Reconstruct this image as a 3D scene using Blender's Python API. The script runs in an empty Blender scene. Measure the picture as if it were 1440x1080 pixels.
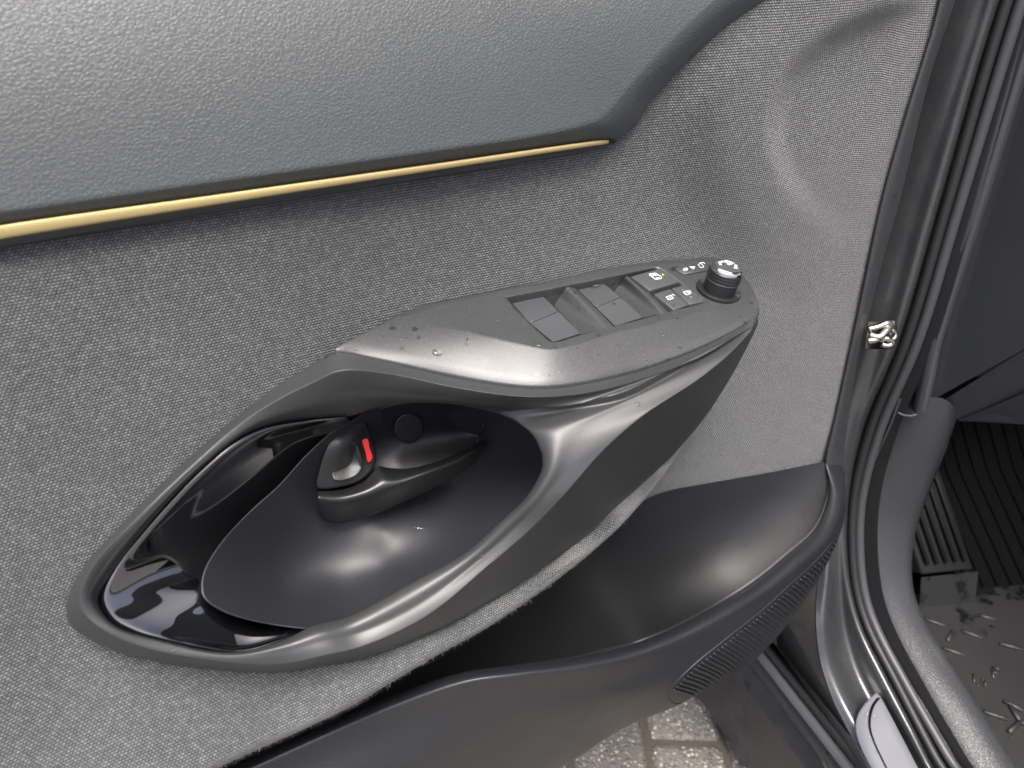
import bpy, math, random
import numpy as np
from mathutils import Vector, Matrix
random.seed(7); rng = np.random.default_rng(7)
rad = math.radians
scene = bpy.context.scene

# ------------------------------------------------------------------ camera
# The inner face of the open door is the plane y = 0 (x along the door towards the hinge, z up,
# the viewer on the -y side).  The ground is z = 0.
FPX, PITCH, YAW = 1082.0, rad(32), rad(28)
fh = np.array([math.sin(YAW), math.cos(YAW), 0.0])
F = fh * math.cos(PITCH) + np.array([0, 0, -math.sin(PITCH)])
RR = np.array([math.cos(YAW), -math.sin(YAW), 0.0])
UU = np.cross(RR, F)
CAM = -0.5 * F; CAM[2] = 1.0
cd = bpy.data.cameras.new('camera'); cam = bpy.data.objects.new('camera', cd)
scene.collection.objects.link(cam)
cd.sensor_width = 36; cd.lens = FPX / 1440 * 36; cd.clip_start = 0.01; cd.clip_end = 2000
cam.matrix_world = Matrix(((RR[0], UU[0], -F[0], CAM[0]), (RR[1], UU[1], -F[1], CAM[1]),
                           (RR[2], UU[2], -F[2], CAM[2]), (0, 0, 0, 1)))
scene.camera = cam
cd.dof.use_dof = True; cd.dof.focus_distance = 0.52; cd.dof.aperture_fstop = 10.0

# ------------------------------------------------------------------ light
world = bpy.data.worlds.new('World'); scene.world = world; world.use_nodes = True
wn = world.node_tree.nodes; wl = world.node_tree.links
SUN_EL, SUN_AZ = 68, 204      # azimuth measured clockwise from +y
sky = wn.new('ShaderNodeTexSky'); sky.sky_type = 'NISHITA'; sky.sun_disc = False
sky.sun_elevation = rad(SUN_EL); sky.sun_rotation = rad(SUN_AZ)
sky.air_density = 0.4; sky.dust_density = 6.0; sky.ozone_density = 0.3
bg = wn['Background']; bg.inputs['Strength'].default_value = 0.10
wl.new(sky.outputs[0], bg.inputs['Color'])
sl = bpy.data.lights.new('sun', 'SUN'); sl.energy = 1.5; sl.angle = rad(26); sl.color = (1, .985, .965)
sun = bpy.data.objects.new('sun', sl); scene.collection.objects.link(sun)
sd = Vector((math.sin(rad(SUN_AZ)) * math.cos(rad(SUN_EL)), math.cos(rad(SUN_AZ)) * math.cos(rad(SUN_EL)), math.sin(rad(SUN_EL))))
sun.rotation_euler = sd.to_track_quat('Z', 'Y').to_euler()
vs = scene.view_settings
vs.view_transform = 'Standard'; vs.look = 'None'; vs.gamma = 1; vs.use_curve_mapping = False
vs.exposure = 2.1

# ------------------------------------------------------------------ placing helpers
def ray(px, py): return F + ((px - 720) / FPX) * RR + ((540 - py) / FPX) * UU
def P(px, py, d=0.0):
    "point standing d metres proud of the door's inner face"
    r = ray(px, py); t = (-d - CAM[1]) / r[1]; return CAM + t * r
def G(px, py, z=0.0):
    r = ray(px, py); t = (z - CAM[2]) / r[2]; return CAM + t * r
BC = np.array([.13, .99, 0]); BC /= np.linalg.norm(BC); BI = np.array([BC[1], -BC[0], 0])
def B(px, py, e=0.0):
    "point e metres inside the plane of the car's door opening"
    r = ray(px, py); t = (.40 + e - CAM @ BI) / (r @ BI); return CAM + t * r
SN = np.array([.03, -.2, 1.0]); SN /= np.linalg.norm(SN); S0 = np.array([0, -.01, .8055])
def S(px, py, h=0.0):
    "point h metres above the plane of the switch panel"
    r = ray(px, py); t = ((S0 + h * SN - CAM) @ SN) / (r @ SN); return CAM + t * r

def cr(pts, n, closed=False):
    "n points along a centripetal Catmull-Rom curve through pts, evenly spread"
    p = np.array(pts, float); m = len(p)
    if closed: q = np.vstack([p[-1], p, p[0], p[1]])
    else: q = np.vstack([2 * p[0] - p[1], p, 2 * p[-1] - p[-2]])
    out = []; seg = m if closed else m - 1; k = 24
    for i in range(seg):
        a, b, c, d = q[i:i + 4]
        t = [0]
        for u, v in ((a, b), (b, c), (c, d)): t.append(t[-1] + max(1e-6, np.linalg.norm(v - u) ** .5))
        for j in range(k):
            x = t[1] + (t[2] - t[1]) * j / k
            A1 = (t[1] - x) / (t[1] - t[0]) * a + (x - t[0]) / (t[1] - t[0]) * b
            A2 = (t[2] - x) / (t[2] - t[1]) * b + (x - t[1]) / (t[2] - t[1]) * c
            A3 = (t[3] - x) / (t[3] - t[2]) * c + (x - t[2]) / (t[3] - t[2]) * d
            B1 = (t[2] - x) / (t[2] - t[0]) * A1 + (x - t[0]) / (t[2] - t[0]) * A2
            B2 = (t[3] - x) / (t[3] - t[1]) * A2 + (x - t[1]) / (t[3] - t[1]) * A3
            out.append((t[2] - x) / (t[2] - t[1]) * B1 + (x - t[1]) / (t[2] - t[1]) * B2)
    out.append(p[0] if closed else p[-1])
    out = np.array(out)
    if n is None: return out[:-1] if closed else out
    s = np.r_[0, np.cumsum(np.linalg.norm(np.diff(out, axis=0), axis=1))]
    w = np.linspace(0, s[-1], n + 1 if closed else n)
    r = np.stack([np.interp(w, s, out[:, i]) for i in range(p.shape[1])], 1)
    return r[:-1] if closed else r
def crs(pts, k, closed=False):
    "k samples per span, stations stay where they are"
    o = cr(pts, None, closed); st = 24 // k
    return o[::st]
def smooth(a, b, x):
    t = np.clip((x - a) / (b - a), 0, 1); return t * t * (3 - 2 * t)
class TPS:
    def __init__(s, pts, lam=1e-5):
        a = np.array(pts, float); s.c = a[:, :2] / 1000; n = len(a)
        K = s.k(s.c[:, None] - s.c[None]); Q = np.c_[np.ones(n), s.c]
        M = np.zeros((n + 3, n + 3)); M[:n, :n] = K + lam * np.eye(n); M[:n, n:] = Q; M[n:, :n] = Q.T
        s.w = np.linalg.solve(M, np.r_[a[:, 2], 0, 0, 0])
    def k(s, v):
        r = (v ** 2).sum(-1); return .5 * r * np.log(r + 1e-12)
    def __call__(s, x, y):
        v = np.array([x, y]) / 1000; n = len(s.c)
        return float(s.k(v[None] - s.c) @ s.w[:n] + s.w[n] + s.w[n + 1:] @ v)

# ------------------------------------------------------------------ mesh helpers
col = scene.collection
def obj(name, V, Fc, mat, parent=None, smooth_=True, mods=(), label=None):
    me = bpy.data.meshes.new(name); me.from_pydata([tuple(v) for v in V], [], [tuple(f) for f in Fc]); me.update()
    if smooth_: me.shade_smooth()
    if mat: me.materials.append(mat)
    o = bpy.data.objects.new(name, me); col.objects.link(o)
    if parent: o.parent = parent
    if label: o['label'] = label
    for kind, kw in mods:
        m = o.modifiers.new(kind.lower(), kind)
        for k, v in kw.items(): setattr(m, k, v)
    return o
BEV = lambda w, s=2: ('BEVEL', dict(width=w, segments=s, limit_method='ANGLE', angle_limit=rad(35)))
SUB = lambda l=2: ('SUBSURF', dict(levels=l, render_levels=l))
SOL = lambda t: ('SOLIDIFY', dict(thickness=t, offset=-1))
WN = ('WEIGHTED_NORMAL', dict(keep_sharp=True))
def grid(rows, cu=False, cv=False, V0=0):
    "rows: list of equally long point lists; cu closes each row on itself, cv closes the rows"
    n = len(rows[0]); V = [p for r in rows for p in r]; Fc = []
    m = len(rows)
    for i in range(m if cv else m - 1):
        for j in range(n if cu else n - 1):
            a = i * n + j; b = i * n + (j + 1) % n; c = ((i + 1) % m) * n + (j + 1) % n; d = ((i + 1) % m) * n + j
            Fc.append((V0 + a, V0 + b, V0 + c, V0 + d))
    return V, Fc
def flip(Fc): return [f[::-1] for f in Fc]
def merge(*ms):
    V, Fc = [], []
    for v, f in ms:
        o = len(V); V += list(v); Fc += [tuple(i + o for i in q) for q in f]
    return V, Fc
def across(cols, k):
    "cols: list of curves (same length). Smooth Catmull-Rom across them, k samples per span"
    cols = [np.array(c) for c in cols]
    o = []
    for j in range(len(cols[0])): o.append(crs([c[j] for c in cols], k))
    o = np.array(o)
    return [o[:, i] for i in range(o.shape[1])]
def tube(path, r, n=10, caps=True):
    path = [np.array(p, float) for p in path]; rows = []
    up = np.array([0, 0, 1.0]); N = None
    for i, p in enumerate(path):
        t = path[min(i + 1, len(path) - 1)] - path[max(i - 1, 0)]; t /= np.linalg.norm(t) + 1e-12
        if N is None:
            N = np.cross(t, up if abs(t[2]) < .9 else np.array([1., 0, 0]))
        N = N - t * (N @ t); N /= np.linalg.norm(N); b = np.cross(t, N)
        rr = r[i] if hasattr(r, '__len__') else r
        rows.append([p + rr * (math.cos(a) * N + math.sin(a) * b) for a in np.linspace(0, 2 * math.pi, n, endpoint=False)])
    V, Fc = grid(rows, cu=True)
    if caps: Fc += [tuple(range(n))[::-1], tuple(range(len(V) - n, len(V)))]
    return V, Fc
def hexa(bot, top):
    V = list(bot) + list(top); n = len(bot)
    return V, [tuple(range(n))[::-1], tuple(range(n, 2 * n))] + [(i, (i + 1) % n, n + (i + 1) % n, n + i) for i in range(n)]
def orient(o, toward):
    "turn a one-sided sheet so that it faces the given point"
    me = o.data; s = 0
    for p in me.polygons: s += p.normal.dot(Vector(toward) - p.center) * p.area
    if s < 0: me.flip_normals()
    return o
EYE = tuple(CAM)

# ------------------------------------------------------------------ materials
def mat(name, base, rough=.5, metal=0., spec=.5, coat=0., coat_r=.05, sheen=0.):
    m = bpy.data.materials.new(name); m.use_nodes = True
    b = m.node_tree.nodes['Principled BSDF']
    b.inputs['Base Color'].default_value = (*base, 1); b.inputs['Roughness'].default_value = rough
    b.inputs['Metallic'].default_value = metal; b.inputs['Specular IOR Level'].default_value = spec
    b.inputs['Coat Weight'].default_value = coat; b.inputs['Coat Roughness'].default_value = coat_r
    b.inputs['Sheen Weight'].default_value = sheen; b.inputs['Sheen Roughness'].default_value = .4
    return m
class NB:
    def __init__(s, m): s.t = m.node_tree; s.b = s.t.nodes['Principled BSDF']
    def n(s, ty, **kw):
        o = s.t.nodes.new(ty)
        for k, v in kw.items():
            if k in ('ins',):
                for a, b in v.items(): s.put(o, a, b)
            else: setattr(o, k, v)
        return o
    def put(s, node, a, b):
        if isinstance(b, bpy.types.NodeSocket): s.t.links.new(b, node.inputs[a])
        else: node.inputs[a].default_value = b
    def m(s, op, a, b=0., c=None, clamp=False):
        o = s.n('ShaderNodeMath', operation=op, use_clamp=clamp); s.put(o, 0, a); s.put(o, 1, b)
        if c is not None: s.put(o, 2, c)
        return o.outputs[0]
    def co(s): return s.n('ShaderNodeTexCoord').outputs['Object']
    def noise(s, scale, detail=2, rough=.5, co=None):
        return s.n('ShaderNodeTexNoise', ins={'Vector': co or s.co(), 'Scale': scale, 'Detail': detail, 'Roughness': rough}).outputs[0]
    def ramp(s, fac, stops):
        r = s.n('ShaderNodeValToRGB'); s.put(r, 0, fac); e = r.color_ramp.elements
        while len(e) < len(stops): e.new(.5)
        for x, (p, c) in zip(e, stops): x.position = p; x.color = (*c, 1) if len(c) == 3 else c
        return r.outputs[0]
    def mix(s, fac, a, b):
        o = s.n('ShaderNodeMix', data_type='RGBA'); s.put(o, 0, fac)
        for i, v in ((6, a), (7, b)):
            if isinstance(v, tuple): v = (*v, 1) if len(v) == 3 else v
            s.put(o, i, v)
        return o.outputs[2]
    def bump(s, h, dist, strength=1., nrm=None):
        o = s.n('ShaderNodeBump', ins={'Height': h, 'Distance': dist, 'Strength': strength})
        if nrm is not None: s.put(o, 'Normal', nrm)
        return o.outputs[0]
    def set(s, k, v): s.put(s.b, k, v)
def mr(x, a, b, nb):
    "map 0..1 to a..b"
    return nb.m('MULTIPLY_ADD', x, b - a, a)

def fabric_mat():
    m = mat('woven_fabric', (.1, .1, .1), .85, sheen=.32, spec=.3); q = NB(m)
    sep = q.n('ShaderNodeSeparateXYZ', ins={0: q.n('ShaderNodeTexCoord').outputs['UV']}); x, y, z = sep.outputs
    wob = q.noise(900, 1)
    zz = y
    pitch = .0018
    u = q.m('ADD', q.m('DIVIDE', x, pitch), q.m('MULTIPLY', wob, .35))
    v = q.m('ADD', q.m('DIVIDE', zz, pitch * .8), q.m('MULTIPLY', wob, .25))
    row = q.m('FLOOR', v)
    u2 = q.m('ADD', u, q.m('MULTIPLY', row, .5))
    fu = q.m('SUBTRACT', q.m('FRACT', u2), .5); fv = q.m('SUBTRACT', q.m('FRACT', v), .5)
    r2 = q.m('ADD', q.m('MULTIPLY', q.m('MULTIPLY', fu, fu), 3.2), q.m('MULTIPLY', q.m('MULTIPLY', fv, fv), 4.2))
    h = q.m('SUBTRACT', 1., r2, clamp=True)
    cell = q.n('ShaderNodeCombineXYZ', ins={0: q.m('FLOOR', u2), 1: row, 2: 0.})
    wh = q.n('ShaderNodeTexWhiteNoise', noise_dimensions='3D', ins={'Vector': cell.outputs[0]}).outputs['Value']
    fine = q.noise(2600, 2, .7); big = q.noise(55, 3, .6)
    t = q.m('ADD', q.m('MULTIPLY', q.m('POWER', wh, 1.6), .19), q.m('MULTIPLY', q.m('POWER', h, 1.2), .60))
    t = q.m('ADD', t, q.m('MULTIPLY', q.m('SUBTRACT', fine, .5), .35))
    t = q.m('ADD', t, q.m('MULTIPLY', q.m('SUBTRACT', big, .5), .08), clamp=True)
    c = q.ramp(t, [(0., (.0193, .0210, .0218)), (.35, (.058, .062, .0632)), (.7, (.134, .1405, .1415)), (1., (.352, .364, .362))])
    q.set('Base Color', c)
    q.set('Normal', q.bump(q.m('ADD', h, q.m('MULTIPLY', fine, .7)), .0006, .9))
    return m
def leather_mat(name, base, rough, sc=330, depth=.0005):
    m = mat(name, base, rough); q = NB(m)
    co = q.co()
    mp = q.n('ShaderNodeMapping', ins={'Vector': co, 'Scale': (1., 1., 1.2)}).outputs[0]
    w = q.n('ShaderNodeTexNoise', ins={'Vector': mp, 'Scale': sc * .6, 'Detail': 1.0})
    dis = q.n('ShaderNodeVectorMath', operation='MULTIPLY_ADD', ins={0: w.outputs['Color'], 1: (.0022,) * 3, 2: mp}).outputs[0]
    vo = q.n('ShaderNodeTexVoronoi', feature='DISTANCE_TO_EDGE', ins={'Vector': dis, 'Scale': sc}).outputs['Distance']
    h = q.m('SMOOTH_MIN', vo, .22, .15)
    h2 = q.m('ADD', h, q.m('MULTIPLY', q.noise(sc * 2.5, 2), .10))
    q.set('Normal', q.bump(h2, depth * 2.2, .8))
    q.set('Roughness', mr(q.noise(30, 3), rough - .06, rough + .08, q))
    return m
def plastic_mat(name, base, rough, sc=1500, depth=.00008, wet=0., spec=.5, speck=0.):
    m = mat(name, base, rough, spec=spec); q = NB(m)
    n = q.noise(sc, 2, .6)
    q.set('Normal', q.bump(n, depth, .8))
    r = mr(q.noise(22, 4, .65), rough - .05, rough + .07, q)
    c = q.mix(q.noise(12, 4, .6), tuple(v * .85 for v in base), tuple(v * 1.15 for v in base))
    if speck:
        c = q.mix(q.m('MULTIPLY', q.ramp(q.noise(sc, 1), [(.5, (0, 0, 0)), (.72, (1, 1, 1))]), speck), c, tuple(min(1, v * 3.2) for v in base))
    if wet:
        # drying water marks: rounded blotches where the grain is filled
        vo = q.n('ShaderNodeTexVoronoi', ins={'Vector': q.co(), 'Scale': 180.})
        dist = q.m('ADD', vo.outputs['Distance'], q.m('MULTIPLY', q.noise(420, 2), .22))
        sel = q.n('ShaderNodeSeparateColor', ins={0: vo.outputs['Color']}).outputs
        lim = q.m('MULTIPLY', q.m('POWER', sel[0], 2.6), .40)
        msk = q.m('LESS_THAN', q.m('SUBTRACT', dist, .04), lim)
        msk = q.m('MULTIPLY', msk, q.m('GREATER_THAN', sel[1], 1 - wet))
        r = q.m('SUBTRACT', r, q.m('MULTIPLY', msk, .05))
        c = q.mix(q.m('MULTIPLY', msk, .75), c, tuple(v * .25 for v in base))
    q.set('Base Color', c); q.set('Roughness', r)
    return m
def paint_mat():
    m = mat('grey_paint', (.05, .05, .054), .42, metal=.3, coat=.7, coat_r=.04); q = NB(m)
    fl = q.n('ShaderNodeTexVoronoi', ins={'Vector': q.co(), 'Scale': 2200.}).outputs['Color']
    fl = q.n('ShaderNodeSeparateColor', ins={0: fl}).outputs[0]
    c = q.mix(fl, (.022, .024, .027), (.05, .052, .055))
    dirt = q.ramp(q.noise(45, 5, .7), [(.45, (0, 0, 0)), (.75, (1, 1, 1))])
    q.set('Base Color', q.mix(q.m('MULTIPLY', dirt, .15), c, (.12, .115, .105)))
    q.set('Coat Roughness', mr(dirt, .05, .3, q))
    return m
def clad_mat():
    m = mat('wet_cladding', (.03, .031, .034), .4); q = NB(m)
    w = q.ramp(q.noise(34, 5, .7), [(.36, (0, 0, 0)), (.62, (1, 1, 1))])
    q.set('Base Color', q.mix(w, (.045, .045, .046), (.022, .023, .025)))
    q.set('Roughness', mr(w, .55, .28, q))
    q.set('Normal', q.bump(q.noise(160, 4), .0008, .5))
    return m
def mat_rubber():
    m = mat('mat_rubber', (.015, .015, .015), .42); q = NB(m)
    co = q.co()
    w = q.ramp(q.noise(13, 4, .6), [(.56, (0, 0, 0)), (.60, (1, 1, 1))])
    d = q.noise(9, 5, .65)
    c = q.mix(d, (.010, .0105, .011), (.024, .024, .024))
    q.set('Base Color', q.mix(w, c, (.007, .007, .008)))
    q.set('Roughness', mr(w, .5, .22, q))
    q.set('Normal', q.bump(q.noise(420, 3), .0003, .6))
    return m
def paver_mat(i):
    k = (1.5, 1.75, 1.35, 1.6)[i]
    m = mat('paver_%d' % i, (.2, .17, .13), .7); q = NB(m)
    vo = q.n('ShaderNodeTexVoronoi', ins={'Vector': q.co(), 'Scale': 200.})
    sel = q.n('ShaderNodeSeparateColor', ins={0: vo.outputs['Color']}).outputs
    stone = q.ramp(sel[0], [(0., (.055 * k, .049 * k, .043 * k)), (.45, (.125 * k, .112 * k, .094 * k)), (.75, (.22 * k, .20 * k, .168 * k)), (1., (.42 * k, .39 * k, .34 * k))])
    peb = q.ramp(vo.outputs['Distance'], [(.28, (1, 1, 1)), (.55, (0, 0, 0))])
    dirt = q.noise(16, 5, .65)
    c = q.mix(peb, (.085 * k, .078 * k, .067 * k), stone)
    c = q.mix(q.ramp(dirt, [(.35, (0, 0, 0)), (.8, (.55, .55, .55))]), c, (.13, .125, .115))
    q.set('Base Color', c)
    q.set('Roughness', mr(q.noise(60, 3), .3, .75, q))
    h = q.m('ADD', q.m('MULTIPLY', peb, 1.), q.m('MULTIPLY', q.noise(500, 3), .4))
    q.set('Normal', q.bump(h, .0022, .8))
    return m
M = dict(
    fabric=fabric_mat(),
    leather=leather_mat('soft_trim', (.043, .0485, .050), .47, 480, .00030),
    grain=leather_mat('grained_plastic', (.012, .013, .0155), .42, 620, .00016),
    grain_sill=leather_mat('grained_sill', (.030, .031, .034), .42, 430, .00042),
    surround=plastic_mat('surround_plastic', (.025, .0265, .0275), .45, 1900, .00008, wet=.12, spec=.6),
    bezel=plastic_mat('bezel_plastic', (.022, .0235, .025), .42, 1500, .00010, wet=.8, speck=.5, spec=.6),
    cup=plastic_mat('cup_plastic', (.012, .013, .016), .52, 1700, .00005),
    handle=plastic_mat('handle_plastic', (.010, .0105, .0115), .38, 1400, .00011),
    bin=plastic_mat('bin_plastic', (.010, .0105, .012), .50, 1600, .00005),
    button=plastic_mat('button_plastic', (.042, .044, .047), .40, 2200, .00004, wet=.65),
    black=mat('black_plastic', (.008, .008, .009), .45),
    gloss=mat('piano_black', (.002, .002, .0025), .03, spec=1., coat=1., coat_r=.015),
    gold=mat('gold_strip', (.50, .40, .19), .5, metal=.7),
    darkstrip=mat('dark_strip', (.016, .017, .018), .4),
    paint=paint_mat(), clad=clad_mat(), rubber=mat('seal_rubber', (.009, .009, .010), .55),
    seal2=mat('seal_face', (.035, .036, .040), .5),
    rubbermat=mat_rubber(), dash=plastic_mat('dash_plastic', (.026, .029, .034), .55, 1200, .0001),
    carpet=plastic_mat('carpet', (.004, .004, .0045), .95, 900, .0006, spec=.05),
    silver=plastic_mat('scuff_metal', (.095, .098, .115), .6, 900, .00002, spec=.3), chrome=mat('chrome', (.75, .75, .76), .12, metal=1),
    steel=mat('greased_steel', (.30, .29, .26), .25, metal=1), white=mat('white_print', (.48, .49, .50), .5),
    red=mat('red_mark', (.50, .016, .02), .5), green=mat('green_mark', (.45, .75, .02), .5),
    ground=plastic_mat('grey_paving', (.13, .13, .13), .85, 300, .002),
    grout=plastic_mat('joint_sand', (.07, .06, .045), .9, 500, .002),
)
M['gloss'].node_tree.nodes['Principled BSDF'].inputs['Coat IOR'].default_value = 1.8
wm = mat('water', (1, 1, 1), .0, spec=.5); wb = wm.node_tree.nodes['Principled BSDF']
wb.inputs['Transmission Weight'].default_value = 1; wb.inputs['IOR'].default_value = 1.33
M['water'] = wm
fz = mat('fibre', (.2, .19, .175), .8); M['fuzz'] = fz
PAV = [paver_mat(i) for i in range(4)]

# ------------------------------------------------------------------ pavement
pave = obj('pavement', *grid([[(x, y, -.004) for x in np.linspace(-30, 30, 7)] for y in np.linspace(-30, 30, 7)]), M['ground'], smooth_=False)
orient(pave, (0, 0, 5)); pave['kind'] = 'structure'
bed = obj('joint_sand', *grid([[(x, y, -.0005) for x in (-.5, 1.0)] for y in (-.8, 1.0)]), M['grout'], pave, smooth_=False); orient(bed, (0, 0, 5))
def paver_mesh(w, l, seed, m):
    r = random.Random(seed); b = .0035; z = 0.0
    def ring(ins, zz, j):
        pts = []
        c = .005 + ins * .3
        for sx, sy in ((-1, -1), (1, -1), (1, 1), (-1, 1)):
            X, Y = sx * (w / 2 - ins), sy * (l / 2 - ins)
            pr_ = [(X - sx * c, Y), (X, Y - sy * c)]
            if sx * sy > 0: pr_ = pr_[::-1]
            pts += [(a + r.uniform(-j, j), bb + r.uniform(-j, j), zz) for a, bb in pr_]
        return pts
    rows = [ring(0, -.05, 0), ring(0, -.007, .0009), ring(.0035, -.0015, .0009), ring(.0085, .0, .0006)]
    V, Fc = grid(rows, cu=True); n = len(rows[0])
    Fc.append(tuple(range(len(V) - n, len(V))))
    me = bpy.data.meshes.new('paving_stone'); me.from_pydata(V, [], Fc); me.update(); me.shade_smooth(); me.materials.append(m)
    return me
g0 = G(1023, 1052); g1 = G(1005, 974); ga = G(933, 1065); gb = G(1014, 1058)
ax_ = np.array(g1 - g0)[:2]; ANG = math.atan2(ax_[1], ax_[0]) - math.pi / 2
du = np.array([math.cos(ANG), math.sin(ANG)]); dv = np.array([-math.sin(ANG), math.cos(ANG)])
PW = abs((np.array(G(1013, 1018) - G(907, 1020))[:2]) @ du); PL = PW * 2.0
STG = ((G(1056, 1012) - G(1014, 1058))[:2] @ dv) / PL
org = np.array(g0)[:2] - du * (PW / 2 + .003) + dv * (PL / 2 + .006)
meshes = [paver_mesh(PW - .008, PL - .008, s, PAV[s % 4]) for s in range(8)]
cnt = 0
for i in range(-6, 8):
    for j in range(-7, 8):
        c = org + du * (PW * i) + dv * (PL * (j + (STG if i % 2 else 0)))
        if not (-.45 < c[0] < .95 and -.75 < c[1] < .95): continue
        o = bpy.data.objects.new('paving_stone', meshes[(i * 3 + j * 5) % 8]); col.objects.link(o)
        o.location = (c[0], c[1], .004 + random.uniform(-.0015, .0015)); o.rotation_euler = (random.uniform(-.006, .006), random.uniform(-.006, .006), ANG + random.choice((0, math.pi)))
        o.parent = pave; cnt += 1

# ================================================================== the door
door = bpy.data.objects.new('car_door', None); col.objects.link(door)
door['label'] = 'open car door seen from inside, grey fabric panel with armrest, window switches and storage pocket'
door['category'] = 'car door'

# --- fabric depth field
FD = TPS([(-300, -200, .0), (0, 100, 0), (500, 100, 0), (0, 330, .0), (400, 290, .0), (850, 200, .002), (700, 330, 0), (900, 300, .0), (980, 60, .006), (1120, -40, .004),
          (1040, 250, .003), (1200, 330, .0), (1250, 200, .0), (1330, 0, .0), (1340, 400, 0), (1150, 500, 0), (1100, 600, 0), (1000, 640, .002), (1340, 700, 0), (1100, 800, 0),
          (475, 480, .004), (600, 425, .001), (300, 560, .014), (200, 420, .004), (0, 500, .010), (-300, 350, .004), (100, 640, .020), (0, 780, .036), (90, 790, .036), (200, 690, .024),
          (60, 870, .046), (95, 900, .050), (197, 930, .060), (313, 948, .073), (391, 952, .078), (520, 930, .089), (620, 890, .090), (720, 834, .086), (787, 788, .079),
          (837, 750, .068), (900, 690, .048), (950, 645, .030), (1000, 583, .010), (1050, 470, .0), (-300, 800, .04), (-200, 1100, .085), (0, 1050, .080), (200, 1060, .093), (100, 1200, .105), (-100, 1300, .11), (-300, 1400, .11), (400, 1000, .090), (330, 1058, .101), (480, 985, .102), (600, 917, .099), (700, 860, .095), (800, 790, .086), (870, 731, .071), (930, 664, .047)])
ARC = cr([(1330, -10), (1240, 22), (1160, 62), (1108, 120), (1092, 190), (1112, 255), (1165, 310), (1250, 350)], 120)
LB = cr([(-330, 366), (-100, 337), (0, 322), (300, 280), (600, 236), (760, 212), (840, 200), (872, 196), (891, 178), (915, 142), (960, 91), (1027, 33), (1080, 0), (1180, -50), (1320, -110), (1420, -140)], 300)
def fdepth(px, py):
    d = FD(px, py)
    if px < 1150: d -= .0035 * (1 - smooth(0, 85, py - np.interp(px, LB[:, 0], LB[:, 1]))) * (1 - smooth(1030, 1150, px))
    if px > 900 and py < 600:
        q = ARC - np.array([px, py]); k = int(np.argmin((q ** 2).sum(1))); dist = math.sqrt((q[k] ** 2).sum())
        t = ARC[min(k + 1, 119)] - ARC[max(k - 1, 0)]; s = t[0] * (-q[k][1]) - t[1] * (-q[k][0])   # >0: inside the dished area
        sd_ = dist if s < 0 else -dist
        fade = smooth(0, 18, k) * smooth(119, 62, k)
        d += .0085 * fade * (1 - smooth(-22, 20, sd_)) * (1 - smooth(60, 170, -sd_))
    return d
YB = cr([(-320, 1340), (-100, 1240), (100, 1160), (330, 1058), (480, 990), (600, 920), (700, 864), (800, 794), (870, 735), (930, 668), (985, 590), (1040, 505), (1090, 450), (1180, 420), (1360, 400)], 400)
TE = cr([(1350, -150), (1324, -20), (1312, 33), (1273, 161), (1240, 278), (1207, 433), (1173, 589), (1160, 652), (1150, 720), (1110, 900), (1090, 1000)], 200)
def inside_push(px, py):
    "the lining is cut away behind the armrest"
    k = INO; d2 = np.hypot(k[:, 0] - px, k[:, 1] - py); j = int(np.argmin(d2)); ins = False
    x1, y1 = k[:, 0], k[:, 1]; x2, y2 = np.roll(x1, -1), np.roll(y1, -1)
    c = ((y1 > py) != (y2 > py)) & (px < (x2 - x1) * (py - y1) / (y2 - y1 + 1e-9) + x1)
    if c.sum() % 2 == 0: return 0.
    return -.09 * smooth(9, 26, d2[j])
INO = cr([(425, 521), (313, 602), (235, 672), (158, 750), (115, 800), (94, 845), (97, 876), (130, 901), (197, 925), (313, 942), (391, 946), (460, 935), (520, 923), (620, 883), (720, 827), (787, 780), (837, 743), (900, 683), (950, 641), (1000, 580), (1040, 512), (1067, 446), (1059, 407), (1030, 371), (960, 365), (832, 379), (704, 405), (596, 429), (526, 460)], 260, True)
BT = np.array([(820, 740), (870, 722), (925, 695), (1000, 679), (1080, 665), (1120, 657), (1200, 640)], float)
X0 = 700.
def fab_right(x, y, push=1.):
    if x > 1000:
        e = np.interp(y, TE[:, 1], TE[:, 0]) + 3; x = 1000 + (x - 1000) * (e - 1000) / 340
    ya = np.interp(x, [700, 768, 832, 896, 960, 1007, 1070, 1100], [405, 393, 379, 370, 365, 363, 400, 420])
    f = 1 - smooth(-6, 40, y - ya)
    return P(x, y, fdepth(x, y) * f + push * inside_push(x, y) * .3 * (1 - f) * (1 - smooth(985, 1040, x)) - push * .03 * smooth(10, 40, y - np.interp(x, BT[:, 0], BT[:, 1])))
def fab_left(x, y, push=1.): return P(x, y, fdepth(x, y) + push * inside_push(x, y))
ROLL = .017
def rollr(x): return ROLL * (1 - smooth(900, 1000, x)) + .001
def rolled(c, x, yb):
    e = c[-1]; r = rollr(x)
    for th in np.linspace(12, 165, 16):
        a = rad(th); c.append(e + np.array([0, r * (1 - math.cos(a)), -r * math.sin(a)]))
    z = c[-1]
    for q in range(1, 5): c.append(z + np.array([0, (.03 - z[1]) * q / 4 * .9, -.03 * q]))
def add_part(cols, uv, clean):
    n = len(cols[0]); V, Fc = grid(cols); base = []; k = 0
    for c in cols:
        c = np.array(clean[k]); k += 1; L = np.r_[0, np.cumsum(np.linalg.norm(np.diff(c, axis=0), axis=1))]
        off = uv(c)
        base += [(p[0], off + l) for p, l in zip(c, L)]
    return V, Fc, base
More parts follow.
